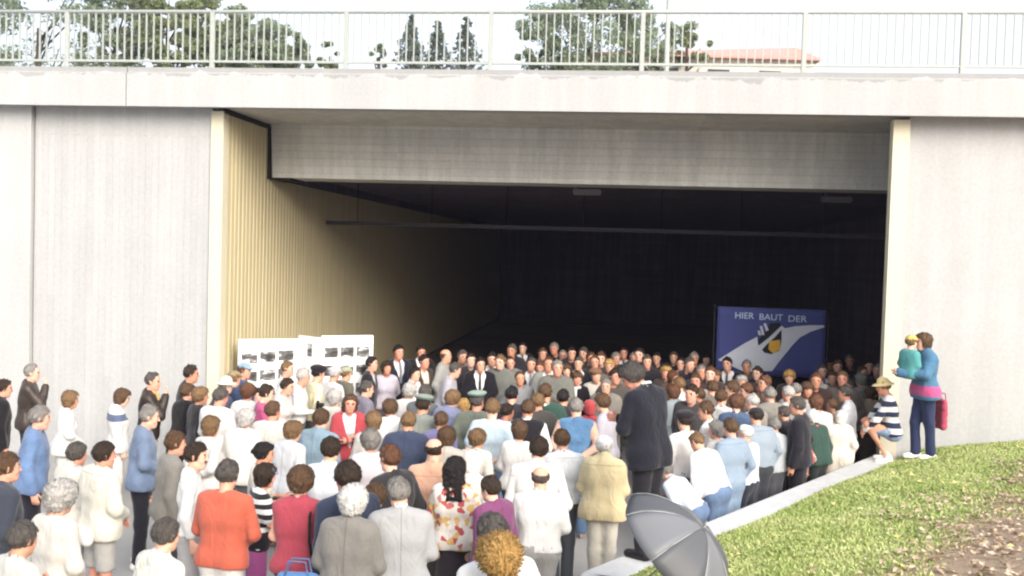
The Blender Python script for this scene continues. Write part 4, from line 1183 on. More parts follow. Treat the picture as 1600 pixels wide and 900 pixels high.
# ------------------------------------------------------------------ the crowd
# x, y of the top of the head in a 1600 x 900 frame, height, facing (0 = away, 90 = picture right, 180 = towards the camera)
W = '#f1efe9'
CROWD = [
 # --- left wing, by the pale wall
 (190,604,1.62,60,'bob:brown','jacket|band:#eceae6:#5c6f96:1.22:1.31','#e8e6e0','hang','person in a white jacket with navy patches beside the pale wing wall',dict(sex='f',nod=18)),
 (240,579,1.77,75,'reced:dkgrey','jacket|leather:#3c2f28','#3a3531','hang face','person in a brown leather jacket, hand raised to the face',dict(extra=('scarf=#c9ad6a',))),
 (298,568,1.80,60,'short:dkbrown','jacket|#201c22','#201c20','hang','tall person in black standing against the cream wall edge',{}),
 (291,598,1.64,35,'short:brown','coat|#1b181d','#1b181d','hang','person in a long black coat below the cream wall edge',dict(sex='f')),
 (316,602,1.66,55,'bowl:ltbrown','jacket|#2c2a30','#2a2a30','hang','person in a dark jacket behind a white sweatshirt',dict(sex='f')),
 (343,602,1.74,25,'short:dkgrey','sweater|#e6e4df','denim:#4a6d9c','front','person in a white sweatshirt and blue jeans',dict(build=1.05)),
 (228,630,1.76,70,'reced:grey','jacket|denim:#6b82a4','#26262f','down front','person in a blue denim jacket and navy trousers holding a camera bag',dict(shoes='#e8e6e2',build=1.12,lean=2)),
 (167,687,1.64,40,'short:dkbrown','anorak|#dcd8c6','shorts|#b4b2ad','front','person in a cream blouson and grey shorts at the left',dict(shoes='#3a3430',build=1.08)),
 (308,689,1.68,75,'short:dkbrown','shirt|#efeeea','#b9b8b8','hang','person with a moustache in a plain white shirt and grey trousers',dict(extra=('moustache',),build=1.0)),
 (356,717,1.66,15,'short:dkgrey','blouse|#d2542a','#e9e5e0','front','person in a billowing orange shirt and white trousers',dict(build=1.1,nod=8)),
 (254,808,1.50,35,'short:dkgrey','shirt|floral:#d9d8cc:#c4c7b8:#e6e3d8','#8b8a86','hang','person in a pale patterned shirt cut off by the bottom edge',dict(build=1.05)),
 (384,565,1.74,80,'short:brown','jacket|#38507e','#33343c','hang','person in a light blue cap before the display board',dict(hat='cap:#86aecb')),
 (366,577,1.70,40,'short:ltbrown','jacket|#34466e','#33343c','hang','person in a khaki cap and dark blue jacket',dict(hat='cap:#a08a5c')),
 (351,587,1.68,50,'short:grey','jacket|#4a5878','#33343c','hang','person in a white sun hat beside the yellow wall',dict(hat='sunhat:#e9e2d0',sex='f')),
 (389,596,1.66,10,'perm:auburn','blouse|#e2dfdc','#5a5a60','hang','person in a white blouse behind the silver jacket',dict(sex='f')),
 (416,598,1.70,70,'short:dkbrown','shirt|#cf3d84','#2c2c30','hang','person in a magenta shirt turned to the right',dict(glasses=1)),
 (446,588,1.68,100,'short:dkbrown','shirt|#e9dcd6','#3c3a3a','hang','person in a pale pink shirt under the right edge of the left board',dict(sex='f')),
 (382,637,1.66,5,'perm:silver','jacket|#e7e5de','#6a6a6c','front','person in a shiny off-white jacket behind the orange shirt',dict(sex='f')),
 (428,624,1.74,20,'short:brown','jacket|#dedcd2','#231f24','hang','person in a cream windcheater and black trousers',dict(build=1.08)),
 (412,687,1.60,80,'bun:black','blouse|#e6dccb','#2a2530','hold','person in a cream blouse directly above the striped top',dict(sex='f')),
 (411,722,1.50,65,'bob:dkbrown','tee|stripe:#efefec:#29282c:0.085','shorts|#c0489f','cross','person in a lavender cap, striped top and magenta shorts',dict(sex='f',hat='cap:#a9a2c8',extra=('waist=#1d1a22',),shoes='#e2e0dc')),
 (472,725,1.66,5,'bowl:brown','vest|#b8304a','skirt|#25242f','front','person in a crimson sleeveless top with a black shoulder strap',dict(sex='f',extra=('strap=#1c191b',),shoes='#26242a')),
 (551,756,1.62,8,'perm:white','jacket|tweed:#807c76','skirt|#55534f','front','person in a taupe grey jacket carrying a blue bag',dict(sex='f',build=1.12,lean=6)),
 (627,744,1.72,-10,'short:grey','suit|tweed:#a5a6a8','#8c8b88','front','person in a light grey blazer next to the taupe jacket',dict(build=1.08,nod=12,lean=6)),
 (545,720,1.72,-35,'thick:dkbrown','jacket|#333d58','#2c2c34','hang','person in a navy jacket between the pale shirt and the grey blazer',{}),
 (518,680,1.72,8,'short:dkbrown','shirt|#d9dfe8','#50545e','hang','person in a pale blue dress shirt behind the crimson top',{}),
 (609,692,1.72,-55,'reced:auburn','jacket|#2e2d31','#2a292c','hang','person in a black jacket turned left near the peach shirt',dict(build=1.15)),
 (679,681,1.72,5,'bald:dkbrown','shirt|#e2a883','#6b635c','front','person in a peach coloured shirt',dict(build=1.05)),
 (713,710,1.62,5,'long:black','blouse|floral:#ece4d8:#c8484a:#d8a84a','skirt|#39323a','front','person in a blouse printed red, white and yellow',dict(sex='f')),
 (742,700,1.62,25,'short:grey','shirt|#ebe5da','#c9c2b4','hang','person in a cream sun hat and white shirt behind the floral blouse',dict(hat='hood:#e9e3d4',sex='f',nod=15)),
 (637,640,1.70,5,'short:ltbrown','jacket|#3a4764','#2f323c','hang','person in a slate blue blazer in the middle of the crowd',dict(build=1.12)),
 (611,621,1.66,-5,'bowl:brown','jacket|#f0efea','#2d2c32','hang','person in a bright white jacket left of the peaked caps',dict(sex='f')),
 (660,615,1.76,5,'short:dkbrown','jacket|#8b938a','#5a6058','hang','person in a grey-green uniform and peaked cap, nearer the white jacket',dict(hat='police:#87988a')),
 (746,610,1.76,12,'short:dkgrey','jacket|#737c6c','#565c52','back','person in a grey-green uniform and peaked cap, nearer the light blue tee',dict(hat='police:#8aa697')),
 (500,636,1.72,20,'short:brown','jacket|#7fa0b4','#59626c','hang','person in a teal blue jacket behind the pale blue dress shirt',dict(build=1.08)),
 (547,614,1.68,160,'long:brown','jacket|#c2303f','#26242a','hang','person in an open red jacket over a white shirt, facing the camera',dict(sex='f',extra=('open','under=#dcdde2'))),
 (573,592,1.68,60,'reced:dkgrey','jacket|#857e92','#4b4855','hang','person in a mauve grey jacket left of the tall navy suit',dict(build=1.1)),
 (472,573,1.80,85,'short:silver','shirt|#f0efec','#3f5a63','hang hold','person in a white shirt and dark teal trousers holding a camera',dict(build=1.15)),
 (494,569,1.76,55,'short:black','shirt|#efe5b4','#4d4a44','hang','person in a pale yellow shirt in front of the display board',dict(hat='beret:#26222a')),
 (523,570,1.70,40,'short:silver','shirt|#e9e5e4','#5d5a5e','hang','person in a pinkish white cap before the right display panel',dict(hat='cap:#dccdd0')),
 (541,571,1.68,50,'short:ltbrown','jacket|#6d6a58','#4b4a46','hang','person in an olive cap below the display board photos',dict(hat='cap:#a9b08c')),
 (524,606,1.66,15,'perm:silver','coat|#d9d3c5','#a59f92','hang','person in a long beige coat beside the red jacket',dict(sex='f')),
 (452,562,1.74,90,'short:ltbrown','shirt|#dcd9d6','#5b5a5c','hang','bareheaded person in a pale shirt just below the narrow panel',{}),
 (404,604,1.60,120,'short:dkbrown','shirt|#ebe6e0','#5b5a5c','hang','small person in white squeezed next to the magenta shirt',dict(sex='f')),
 # --- official row facing the crowd
 (581,555,1.74,95,'short:black','suit|#23252f','#23252f','hang','person in a black suit at the right edge of the display board',dict(extra=('tie=#4a4a55',))),
 (604,562,1.68,165,'bob:dkbrown','blouse|#c9c0d2','#5a5566','hang','person in a lilac blouse facing the camera beside the display board',dict(sex='f')),
 (624,537,1.86,140,'short:black','suit|#262b3c','#262b3c','front','tallest person in a navy suit with a grey tie',dict(extra=('tie=#8f95a6',))),
 (659,537,1.80,150,'short:black','suit|#2a2426','#2a2426','hang','person in a dark suit behind the dark brown jacket',{}),
 (662,552,1.74,130,'short:black','jacket|#4a3c38','#2d2928','hang','person in an open dark brown jacket showing a cream shirt',dict(extra=('open','under=#e6d9cc'))),
 (651,572,1.60,110,'short:black','shirt|#eceae8','#44424a','hang','small person in a white shirt in front of the brown jacket',{}),
 (698,543,1.82,100,'bald:brown','jacket|#a8aaa6','#66665f','hang','person in a pale grey jacket against the dim wall',{}),
 (709,564,1.74,95,'short:dkgrey','jacket|#b3b2be','#77767f','front','person in a silvery lilac jacket stooping to the right',dict(lean=14,build=1.15,nod=10)),
 (720,544,1.78,150,'short:dkgrey','jacket|#7c8278','#55584f','hang','person in a grey-green jacket behind the stooping one',{}),
 (751,556,1.76,175,'short:black','suit|#1c1a26','#1c1a26','front','person in a black suit, white shirt and dark tie facing forward',dict(extra=('tie=#3b3b48',),build=1.15)),
 (736,550,1.76,160,'short:dkbrown','jacket|#37323a','#2c2a30','hang','person in a charcoal jacket tucked behind the black suit',{}),
 (769,547,1.80,185,'short:black','suit|#1f1d2b','#1f1d2b','hang','slim person in a black suit over the shoulder of another',dict(extra=('tie=#22222c',))),
 (781,552,1.76,200,'short:ltbrown','jacket|#787a74','#5c5c56','hang','person in a mid grey jacket right of the two black suits',{}),
 (798,555,1.76,190,'reced:brown','jacket|#848b86','#62665f','hang','broad person in a sage grey jacket right of the black suits',dict(build=1.15)),
 (813,578,1.64,175,'reced:brown','jacket|#8a8d92','#63656b','hang','short person in plain grey before the row of officials',{}),
 (830,556,1.74,180,'short:dkgrey','suit|#33343e','#33343e','front','person in a charcoal suit with a patterned tie facing the crowd',dict(extra=('tie=#a8adb8',))),
 (858,556,1.80,170,'reced:auburn','suit|#8f918b','#8f918b','front','person in a grey suit with a white tie facing forward',dict(extra=('tie=#e6e6e4',),build=1.12)),
 (845,563,1.70,200,'short:auburn','jacket|#6c6e68','#55564f','hang','person in drab grey half hidden left of the white tie',{}),
 (886,566,1.70,190,'bob:brown','jacket|#6b625a','#4a443e','hang','person in a brown jacket right of the white tie',dict(sex='f')),
 (902,579,1.66,170,'bowl:brown','coat|#1e1a20','#1e1a20','front','person in a black coat with a white scarf facing forward',dict(sex='f',extra=('scarf=#eeeeec',))),
 (904,555,1.78,180,'short:dkgrey','suit|#262430','#262430','hang','person in a dark suit behind the white scarf',{}),
 (930,553,1.78,195,'reced:auburn','jacket|#3a302e','#2e2826','hang','person in a brownish black jacket left of the big navy blazer',{}),
 (932,574,1.66,180,'perm:auburn','jacket|#cbc4b8','#6a645c','hang','person in a pale jacket and rust hat in the shade',dict(sex='f',hat='beret:#8a5a3c')),
 (953,559,1.76,190,'thick:blond','jacket|#70695f','#5a544c','hang','person in a taupe jacket near the bowed blazer',{}),
 (947,590,1.66,200,'short:grey','coat|#8a8278','#6a645c','hang','person in a greige coat left of the bowed blazer',{}),
 # --- middle rows
 (706,607,1.72,40,'bowl:ltbrown','anorak|#8f97c0','#5b5f80','hang','person in a blue-lilac anorak between the two peaked caps',dict(nod=8)),
 (726,620,1.58,10,'bob:gold','anorak|#dd9c35','#6a4c2c','hang','person in an amber yellow anorak between the peaked caps',dict(sex='f')),
 (770,620,1.76,5,'short:ltbrown','tee|#bcd6e4','denim:#7ba6cf','back','person in a light blue tee and jeans, hands clasped behind',dict(build=1.05)),
 (800,601,1.74,10,'short:black','jacket|#3d3c46','#34323a','hang','person in a charcoal jacket right behind the light blue tee',{}),
 (790,628,1.60,60,'short:dkbrown','shirt|#cf5a86','#4b3a44','hang','person in a rose pink shirt near the light blue tee',dict(sex='f')),
 (826,622,1.70,8,'short:brown','vest|#26222a','#332f36','hang','person in a black waistcoat over a white shirt',dict(extra=('under=#efeeea',))),
 (854,597,1.80,10,'short:brown','jacket|#2f5a4c','#2c3230','hang','person in a bottle green jacket with a white shawl collar',dict(extra=('scarf=#efefec',),build=1.12)),
 (842,612,1.72,-20,'short:ltbrown','jacket|#4c4a46','#3c3a38','hang','person in a dark olive jacket left of the bottle green one',{}),
 (902,619,1.74,5,'short:grey','vest|denim:#4a7fae','denim:#51739c','hang','person in a bright blue sleeveless vest and jeans',dict(extra=('under=#d9a88e',))),
 (882,606,1.72,20,'short:black','jacket|#3a3a42','#33333a','hang','person in a dark grey jacket left of the blue vest',{}),
 (944,613,1.72,-70,'thick:brown','jacket|#b9b6c4','#8c8878','front','person in a pale lilac raincoat in profile to the left',{}),
 (922,622,1.60,-10,'none','shirt|#c8343c','#5a4444','hang','person in a red hood beside the blue vest',dict(hat='hood:#c8343c',sex='f')),
 (946,677,1.66,8,'perm:white','anorak|#e0cb94','#d6d0c0','front','person in a butter yellow anorak and pale trousers',dict(sex='f',build=1.15,hat='cap:#eceae6',shoes='#8a8378')),
 (841,680,1.74,8,'short:dkbrown','shirt|#efece8','#77737a','hang','person in an ivory shirt behind the baggy pale grey one',dict(build=1.15)),
 (846,725,1.74,5,'bald:dkgrey','shirt|#dcdcda','#a2a09c','front','person in a baggy pale grey shirt at the bottom centre',dict(build=1.15,lean=6)),
 (765,740,1.66,-50,'crop:dkbrown','jacket|#853a72','#262230','hang','person in a purple jacket in profile to the left',dict(build=1.0,lean=6)),
 (773,798,1.68,-30,'reced:dkgrey','shirt|#ecebe8','#2c2a30','hang','person in a white shirt behind the wide white collar at the bottom',dict(lean=6)),
 (788,834,1.68,-35,'curly:gold','jacket|#2b2a33','#2b2a33','hang','person in a black jacket with wide white collar at the bottom',dict(sex='f',nod=22,extra=('scarf=#f0f0ee',))),
 (812,655,1.60,12,'bob:brown','blouse|#e8e4de','#55505a','hang','person in a white blouse between light blue tee and ivory shirt',dict(sex='f')),
 (690,640,1.62,15,'short:brown','jacket|#7a76ac','#4a4870','hang','person in a violet jacket beside the peaked cap',dict(sex='f')),
 (585,640,1.66,-15,'bob:ltbrown','jacket|#d7d2c8','#55525a','hang','person in an oatmeal jacket behind the white one',dict(sex='f')),
 (640,596,1.66,20,'perm:silver','blouse|#e9e4de','#6a6670','hang','person in a pearl white blouse below the small white shirt',dict(sex='f')),
 (666,598,1.68,30,'short:dkgrey','jacket|#6c7478','#55585c','hang','person in a blue-grey jacket just before the peaked cap',{}),
 # --- right of the bowed blazer
 (1070,640,1.68,-25,'short:dkbrown','shirt|#efe9e4','#4b4850','hang','person in a black beret and white shirt right of the bowed blazer',dict(hat='beret:#2a262c')),
 (1106,624,1.74,-65,'short:brown','shirt|band:#efece6:#c98078:0.98:1.06','#d8d6d0','hold','person in a white shirt with a red stripe turned left',dict(build=1.25)),
 (1184,634,1.66,-20,'short:dkbrown','shirt|#93a5b6','#3c4048','hang','person in a steel blue shirt and dark cap by the retaining wall',dict(hat='cap:#2e2f38',build=1.28)),
 (1163,661,1.62,-45,'short:white','shirt|#dfe3e8','#2d3242','hang','person in a white cap and pale shirt at the retaining wall',dict(hat='cap:#f0eee8',build=1.25)),
 (1092,672,1.60,-40,'short:ltbrown','shirt|#f1efea','denim:#5d7ba4','down','person in a white shirt and jeans bending over the coping',dict(lean=30,build=1.25,nod=20)),
 (1045,722,1.60,-45,'short:grey','shirt|#c9d3e4','denim:#5d7ba4','down','person in a pale blue shirt stooping behind the umbrella',dict(lean=50,build=1.1,nod=20)),
 (1140,650,1.66,-30,'short:brown','shirt|#8ea6bf','denim:#7d9bb8','hang','person in washed blue denim beside the retaining wall',{}),
 (1176,613,1.68,-40,'crop:silver','jacket|#a39a90','#6c665e','hang','bareheaded person in a fawn jacket behind the dark cap',{}),
 (1270,638,1.66,-25,'perm:white','jacket|#2e5147','#2f3a36','hang','person in a dark green jacket leaning by the wall',dict(build=1.2,lean=12,extra=('scarf=#d4514f',))),
 (1246,664,1.30,-20,'short:brown','shirt|floral:#d8483f:#e9e4dc:#a8544a','#77705f','hang','small person in a red and white top next to dark green jacket',dict(kid=True)),
 (1313,639,1.42,15,'bob:white','coat|#eee6d2','#e4dcc8','hang','small person in a long cream coat and hood by the wall',dict(sex='f',hat='hood:#efe8d6')),
 (1322,600,1.76,-60,'short:dkgrey','shirt|#e3e6ec','#5a6170','hold','person in a crisp white shirt behind the cream coat',dict(build=1.1)),
 (1360,602,1.66,20,'bob:brown','blouse|#b49a7a','#6c5c4c','hang','person in a tan blouse next to the straw hat',dict(sex='f')),
 (1344,581,1.72,-30,'perm:grey','jacket|#a9a39a','#6c665e','hang','person in a stone grey jacket near the right pier',{}),
 (1246,616,1.78,-65,'short:dkgrey','jacket|#262530','#262530','hang','person in a black jacket turned left before the banner',dict(build=1.1)),
 (1277,614,1.66,10,'bob:auburn','blouse|#dfd8d0','#5a5250','hang','person in a chalk white blouse behind the dark green jacket',dict(sex='f')),
 (1302,622,1.60,-70,'short:ltbrown','shirt|#d8b8a4','#5a5250','face hang','person in a salmon shirt, hand at chin, beside the crisp white shirt',{}),
 (1232,600,1.70,-20,'crop:silver','shirt|#c9c6c2','#5f5c5a','hang','person in a pale dove shirt behind the black jacket',dict(build=1.15)),
 (1245,596,1.70,25,'reced:grey','jacket|#b7b3ac','#6f6b66','hang','person in an ash jacket under the banner emblem',{}),
 (1205,602,1.70,-15,'short:grey','jacket|#8e8a80','#5e5a54','hang','person in a khaki grey jacket right of the fawn one',{}),
 (1150,612,1.70,10,'bowl:auburn','shirt|#4a668c','#3c4048','hang','person in a mid blue shirt among the white shirts',dict(sex='f')),
 (1128,606,1.72,20,'short:brown','shirt|#eceae4','#5c5a5a','hang','person in a milky white shirt behind the red-striped one',dict(build=1.1)),
 (1093,604,1.70,-80,'short:brown','shirt|#e9dfd6','#5c5a5a','hang','person in profile in an eggshell shirt right of the blazer',{}),
 (1064,587,1.72,-60,'short:ltbrown','shirt|#e6e4de','#5c5a5a','hang','person in a linen shirt close to the shoulder of the blazer',{}),
 (1050,598,1.66,-40,'bob:auburn','jacket|#93a0a6','#5c5a5a','hang','person in a duck-egg jacket behind the shoulder of the blazer',dict(sex='f')),
 (330,648,1.60,40,'bob:ltbrown','blouse|#e3dfd8','#6c6a70','hang','person in an eggshell blouse left of the shiny off-white jacket',dict(sex='f')),
 (455,655,1.62,30,'bowl:ltbrown','jacket|#cfd2d6','#5a5c64','hang','person in a cold grey jacket between windcheater and teal blue jacket',dict(sex='f')),
 (578,668,1.64,-20,'perm:grey','blouse|#d8cdd6','#5a545c','hang','person in a faint pink blouse behind the black jacket turned left',dict(sex='f')),
 (700,664,1.62,10,'bob:brown','jacket|#b9b2a6','#5a544c','hang','person in a sandy jacket behind the peach shirt',dict(sex='f')),
 (880,668,1.66,-10,'short:brown','shirt|#dfe4e8','#555a62','hang','person in a pale ice blue shirt left of the butter yellow anorak',{}),
 (745,668,1.60,25,'bowl:ltbrown','blouse|#ded6c8','#5a544c','hang','person in a cream blouse half hidden by the light blue tee',dict(sex='f')),
 (1208,650,1.62,-30,'short:grey','shirt|#b9c2c8','#4a4c54','hang','person in a grey blue shirt right of the dark cap',dict(build=1.15)),
 (1226,632,1.66,-50,'short:dkgrey','jacket|#2a2a34','#2a2a34','hang','person in a black blazer behind the red and white top',dict(build=1.2)),
 (1290,640,1.58,-30,'short:brown','shirt|#c6ccd6','#4a4c54','hang','person in a bluish white shirt squeezed beside the dark green jacket',{}),
 (1116,655,1.60,-50,'perm:grey','blouse|#e7e2da','#6a6460','hang','person in an off-white blouse behind the washed denim',dict(sex='f')),
]
# --- people deeper in the tunnel: x, y, facing, hair, top, landmark
FAR = [
 (1040,570,-170,'perm:gold','jacket|#4c4038','golden haloed'),(1052,577,160,'bob:auburn','jacket|#5c4638','rust'),(1076,556,180,'short:dkgrey','jacket|#2c2a36','dark'),
 (1064,556,190,'short:black','suit|#23222e','dark'),(1095,568,170,'short:grey','jacket|#3a3640','slate'),(1109,570,190,'short:auburn','jacket|#3e3436','brown'),
 (1120,576,175,'bowl:ltbrown','jacket|#57504a','taupe'),(1088,580,-150,'short:brown','shirt|#a39a94','fawn'),(1138,556,-160,'short:black','suit|#23243a','navy'),
 (1157,584,180,'perm:silver','jacket|#8c8a88','ash'),(1146,592,-60,'short:brown','jacket|#6c6058','umber'),(1167,560,200,'short:grey','jacket|#54504c','grey'),
 (1184,570,-120,'short:dkbrown','jacket|#5a4a44','brown'),(1194,584,-100,'short:auburn','shirt|#b08a70','tan'),(1190,600,-60,'bob:auburn','jacket|#8a6a50','copper'),
 (1224,557,190,'bob:black','jacket|#241f28','black'),(1236,576,180,'bowl:gold','jacket|#3a2a2a','amber'),(1257,563,170,'bob:black','jacket|#2c2430','plum'),
 (1275,580,185,'short:auburn','jacket|#46302e','maroon'),(1287,566,180,'short:dkgrey','suit|#22222c','black'),(1302,578,200,'short:brown','jacket|#5a4c46','mocha'),
 (1317,578,-150,'short:ltbrown','jacket|#6c6058','beige'),(1329,553,180,'short:grey','jacket|#2c2a34','dark'),(1372,567,-170,'short:grey','jacket|#3a3640','slate'),
 (1348,570,170,'short:brown','jacket|#44403e','brown'),(1296,560,185,'short:black','jacket|#2a2630','black'),(1330,590,-120,'short:dkgrey','shirt|#9c9894','ash'),
 (1262,594,175,'bowl:brown','jacket|#6a4a44','russet'),(1288,598,-160,'perm:silver','shirt|#c2bab4','pearl'),
 (1080,598,-140,'short:dkbrown','jacket|#4a4848','grey'),(1112,592,-30,'short:brown','jacket|#7a7068','mushroom'),(1168,596,-80,'short:auburn','jacket|#8c5a3c','ginger'),
 (800,535,175,'short:dkgrey','jacket|#2c2834','dark'),(817,533,180,'short:black','suit|#201e2a','black'),(846,541,180,'short:brown','jacket|#3a343c','brown'),
 (868,533,185,'short:grey','jacket|#2c2a34','dark'),(880,545,175,'reced:grey','suit|#2c2b35','charcoal'),(893,540,180,'short:black','jacket|#2b2731','black'),
 (912,540,180,'short:dkgrey','jacket|#332f38','dark'),(922,548,190,'short:brown','jacket|#443a38','brown'),(940,547,175,'short:auburn','jacket|#3c3436','russet'),
 (962,548,180,'short:grey','jacket|#3a3740','slate'),(975,541,185,'short:black','suit|#26242e','black'),(1012,552,180,'short:dkgrey','jacket|#2e2b34','dark'),
 (1028,549,175,'short:black','jacket|#25232c','black'),(1053,547,185,'short:brown','jacket|#332d33','brown'),(1086,548,180,'short:grey','jacket|#2e2c36','slate'),
 (1104,552,175,'short:black','suit|#22222c','black'),(870,560,190,'short:grey','jacket|#77786f','ash'),
 (960,574,180,'short:dkbrown','jacket|#55504a','umber'),
 
 
 
 
 (1204,560,180,'short:black','jacket|#28252e','black'),(1310,560,180,'short:brown','jacket|#3a3638','brown'),
 (1358,560,185,'short:black','jacket|#2a2830','dark'),(990,548,180,'short:grey','jacket|#35323a','slate'),(1000,541,180,'short:black','jacket|#26242c','dark'),
]
# persons continuing the crowd beyond the left and right edge of the sharp part of the picture
EDGE = [
 (52,566,1.78,70,'reced:grey','jacket|leather:#453830','#3a3531','hang face','person in a worn brown leather jacket at the far left',{}),
 (60,632,1.75,70,'short:grey','jacket|denim:#5f83b4','#23232f','hang','person in a bright blue jacket and navy trousers at the far left',dict(build=1.1,shoes='#dcdad4')),
 (106,608,1.60,60,'bob:ltbrown','jacket|#e6e4e2','#dcdad4','hang','person in a plain white jacket next to the far left blue one',dict(sex='f')),
 (122,688,1.62,40,'short:dkgrey','anorak|#dad6c8','#b8b4aa','front','person in an ivory blouson left of the cream one',dict(build=1.05)),
 (34,812,1.50,35,'short:dkgrey','shirt|#c9c8c0','#8b8a86','hang','person in a dull white shirt at the bottom left corner',{}),
 (272,672,1.66,60,'short:brown','jacket|#8e8a80','#4a4850','hang','person in a dusty grey jacket between the blue denim jacket and the plain white shirt',{}),
 (588,752,1.60,-10,'bowl:brown','blouse|#b9a2a8','#4a4850','hang','person in a dusty pink blouse wedged behind the two grey jackets',dict(sex='f')),
 (14,705,1.66,45,'short:brown','jacket|#3c4352','#34343c','hang','person in a dark slate jacket at the far left edge behind the bright blue one',{}),
 (92,748,1.64,30,'perm:silver','blouse|#d8d2c6','#77737a','hang','person in a parchment blouse in front of the ivory blouson',dict(sex='f')),
 (2,590,1.70,50,'short:dkbrown','coat|#1e1b20','#1e1b20','hang','person in a dark coat on the extreme left',{}),
]

def facing_vec(f): a = R(f); return Vector((math.sin(a), math.cos(a)))
PLACED = []
def spot(px, py, H, z0, lean, face):
    drop = 0.66 * (1 - math.cos(R(lean))) * H / 1.75
    p = at_z(px, py, z0 + H + 0.012 - drop)
    if z0 == 0:
        for _ in range(4): p = at_z(px, py, zroad(p.y) + H + 0.012 - drop)
    off = (0.60 * math.sin(R(lean)) + 0.02) * H / 1.75
    return p.xy - facing_vec(face) * off
def along(q, ref):      # local coordinates in the bridge frame
    a = q.x - R0.x; b = q.y - R0.y
    return a * math.cos(YAW) - b * math.sin(YAW), a * math.sin(YAW) + b * math.cos(YAW)
def settle(px, py, H, z0, lean, face, keep=0.36):
    """choose the height (within reason) so that the ground spot clears walls and neighbours"""
    best = None
    for dH in (0, -0.04, 0.04, -0.08, 0.08, -0.12, 0.12, -0.16, -0.2, -0.24, -0.28, 0.16):
        h = H + dH
        q = spot(px, py, h, z0, lean, face)
        lx, ly = along(q, None)
        ok = 0.0
        if z0 == 0 and q.y > 5.5: ok += max(0, perp(q.x, q.y) + 0.27) * 6
        if ly > -0.15: ok += max(0, LXL + 0.50 - lx) * 6 + (max(0, lx + 0.3) * 6 if ly < 1.6 else max(0, lx - 3.3) * 6)
        if lx < LXL + 0.2: ok += max(0, ly + 0.05) * 6
        for r, rad in PLACED:
            d = (r - q).length
            if d < keep: ok += (keep - d) * 2.2
        ok += abs(dH) * 0.9
        if best is None or ok < best[0]: best = (ok, h, q)
    return best[1], best[2]

order = sorted(CROWD, key=lambda c: -c[1])
GROUP = 'people gathered in front of the underpass'
n_p = 0
for (px, py, H, face, hair, top, bottom, arms, label, o) in CROWD + EDGE:
    o = dict(o)
    lean = o.pop('lean', 4); o.pop('glasses', None)
    z0 = o.pop('z0', 0.0)
    h, q = settle(px, py, H, z0, lean, face)
    PLACED.append((q, 0.3))
    d = q.y
    lod = 2 if d < 10.6 else (1 if d < 13.6 else 0)
    if arms == 'hang': arms = ('hang', 'front', 'hang pocket', 'cross', 'hang', 'back', 'pocket', 'front')[n_p % 8]
    am = tuple(arms.split()) if ' ' in arms else arms
    lean += (n_p * 37 % 7) - 3
    ex = o.pop('extra', ())
    n_p += 1
    person((q.x, q.y, z0 if z0 else zroad(q.y)), -R(face), h, None if hair == 'none' else hair, top, bottom, am, label, GROUP, lod, lean=lean, extra=ex, skin_i=n_p * 3 + n_p // 4, seed=n_p, turn=o.pop('turn', random.uniform(-12, 12)), tilt=random.uniform(-5, 5), nod=o.pop('nod', random.uniform(0, 8)), **o)

zones = [(0, 480, 'by the display board'), (480, 720, 'by the yellow wall'), (720, 880, 'at mid tunnel'), (880, 1000, 'behind the blazer'),
         (1000, 1122, 'left of the banner'), (1122, 1292, 'under the banner'), (1292, 1400, 'right of the banner')]
def far_key(f):
    px, py, face, hair, top, word = f
    zone = next(z[2] for z in zones if z[0] <= px < z[1])
    dep = 'far back' if py < 556 else ('nearer' if py > 590 else 'midway')
    kind = top.split('|')[0]
    adj = {'golden haloed': 'brown'}.get(word, word)
    look = 'facing out' if abs(face) > 110 else ('turned left' if face < -25 else 'facing away')
    return f"{adj} {kind} {look}, {dep} {zone}"
keys = {}
for f in FAR: keys.setdefault(far_key(f), []).append(f)
RANK = {1: [''], 2: ['left person of two in a ', 'right person of two in a '], 3: ['leftmost person of three in a ', 'middle person of three in a ', 'rightmost person of three in a ']}
for (px, py, face, hair, top, word) in FAR:
    key = far_key((px, py, face, hair, top, word))
    mates = sorted(keys[key]); r = mates.index((px, py, face, hair, top, word))
    label = 'person in ' + ('an ' if key[0] in 'aeiou' else 'a ') + key if len(mates) == 1 else RANK[len(mates)][r] + key
    kind = top.split('|')[0]
    n_p += 1
    H = 1.72 + 0.08 * math.sin(n_p * 2.3) + (-0.06 if hair[:3] in ('bob', 'per', 'bow') else 0.03)
    h, q = settle(px, py, H, 0, 4, face)
    PLACED.append((q, 0.3))
    ex = ('tie=#55555f',) if kind == 'suit' else ()
    person((q.x, q.y, 0), -R(face), h, hair, top, '#2c2a30', ('hang', 'front', 'cross', 'pocket')[n_p % 4], label, GROUP, 0, sex='f' if hair[:3] in ('bob', 'per', 'bow') else 'm', skin_i=n_p, seed=n_p, extra=ex, turn=random.uniform(-25, 25), tilt=random.uniform(-5, 5), nod=random.uniform(0, 8), build=random.uniform(0.95, 1.12))

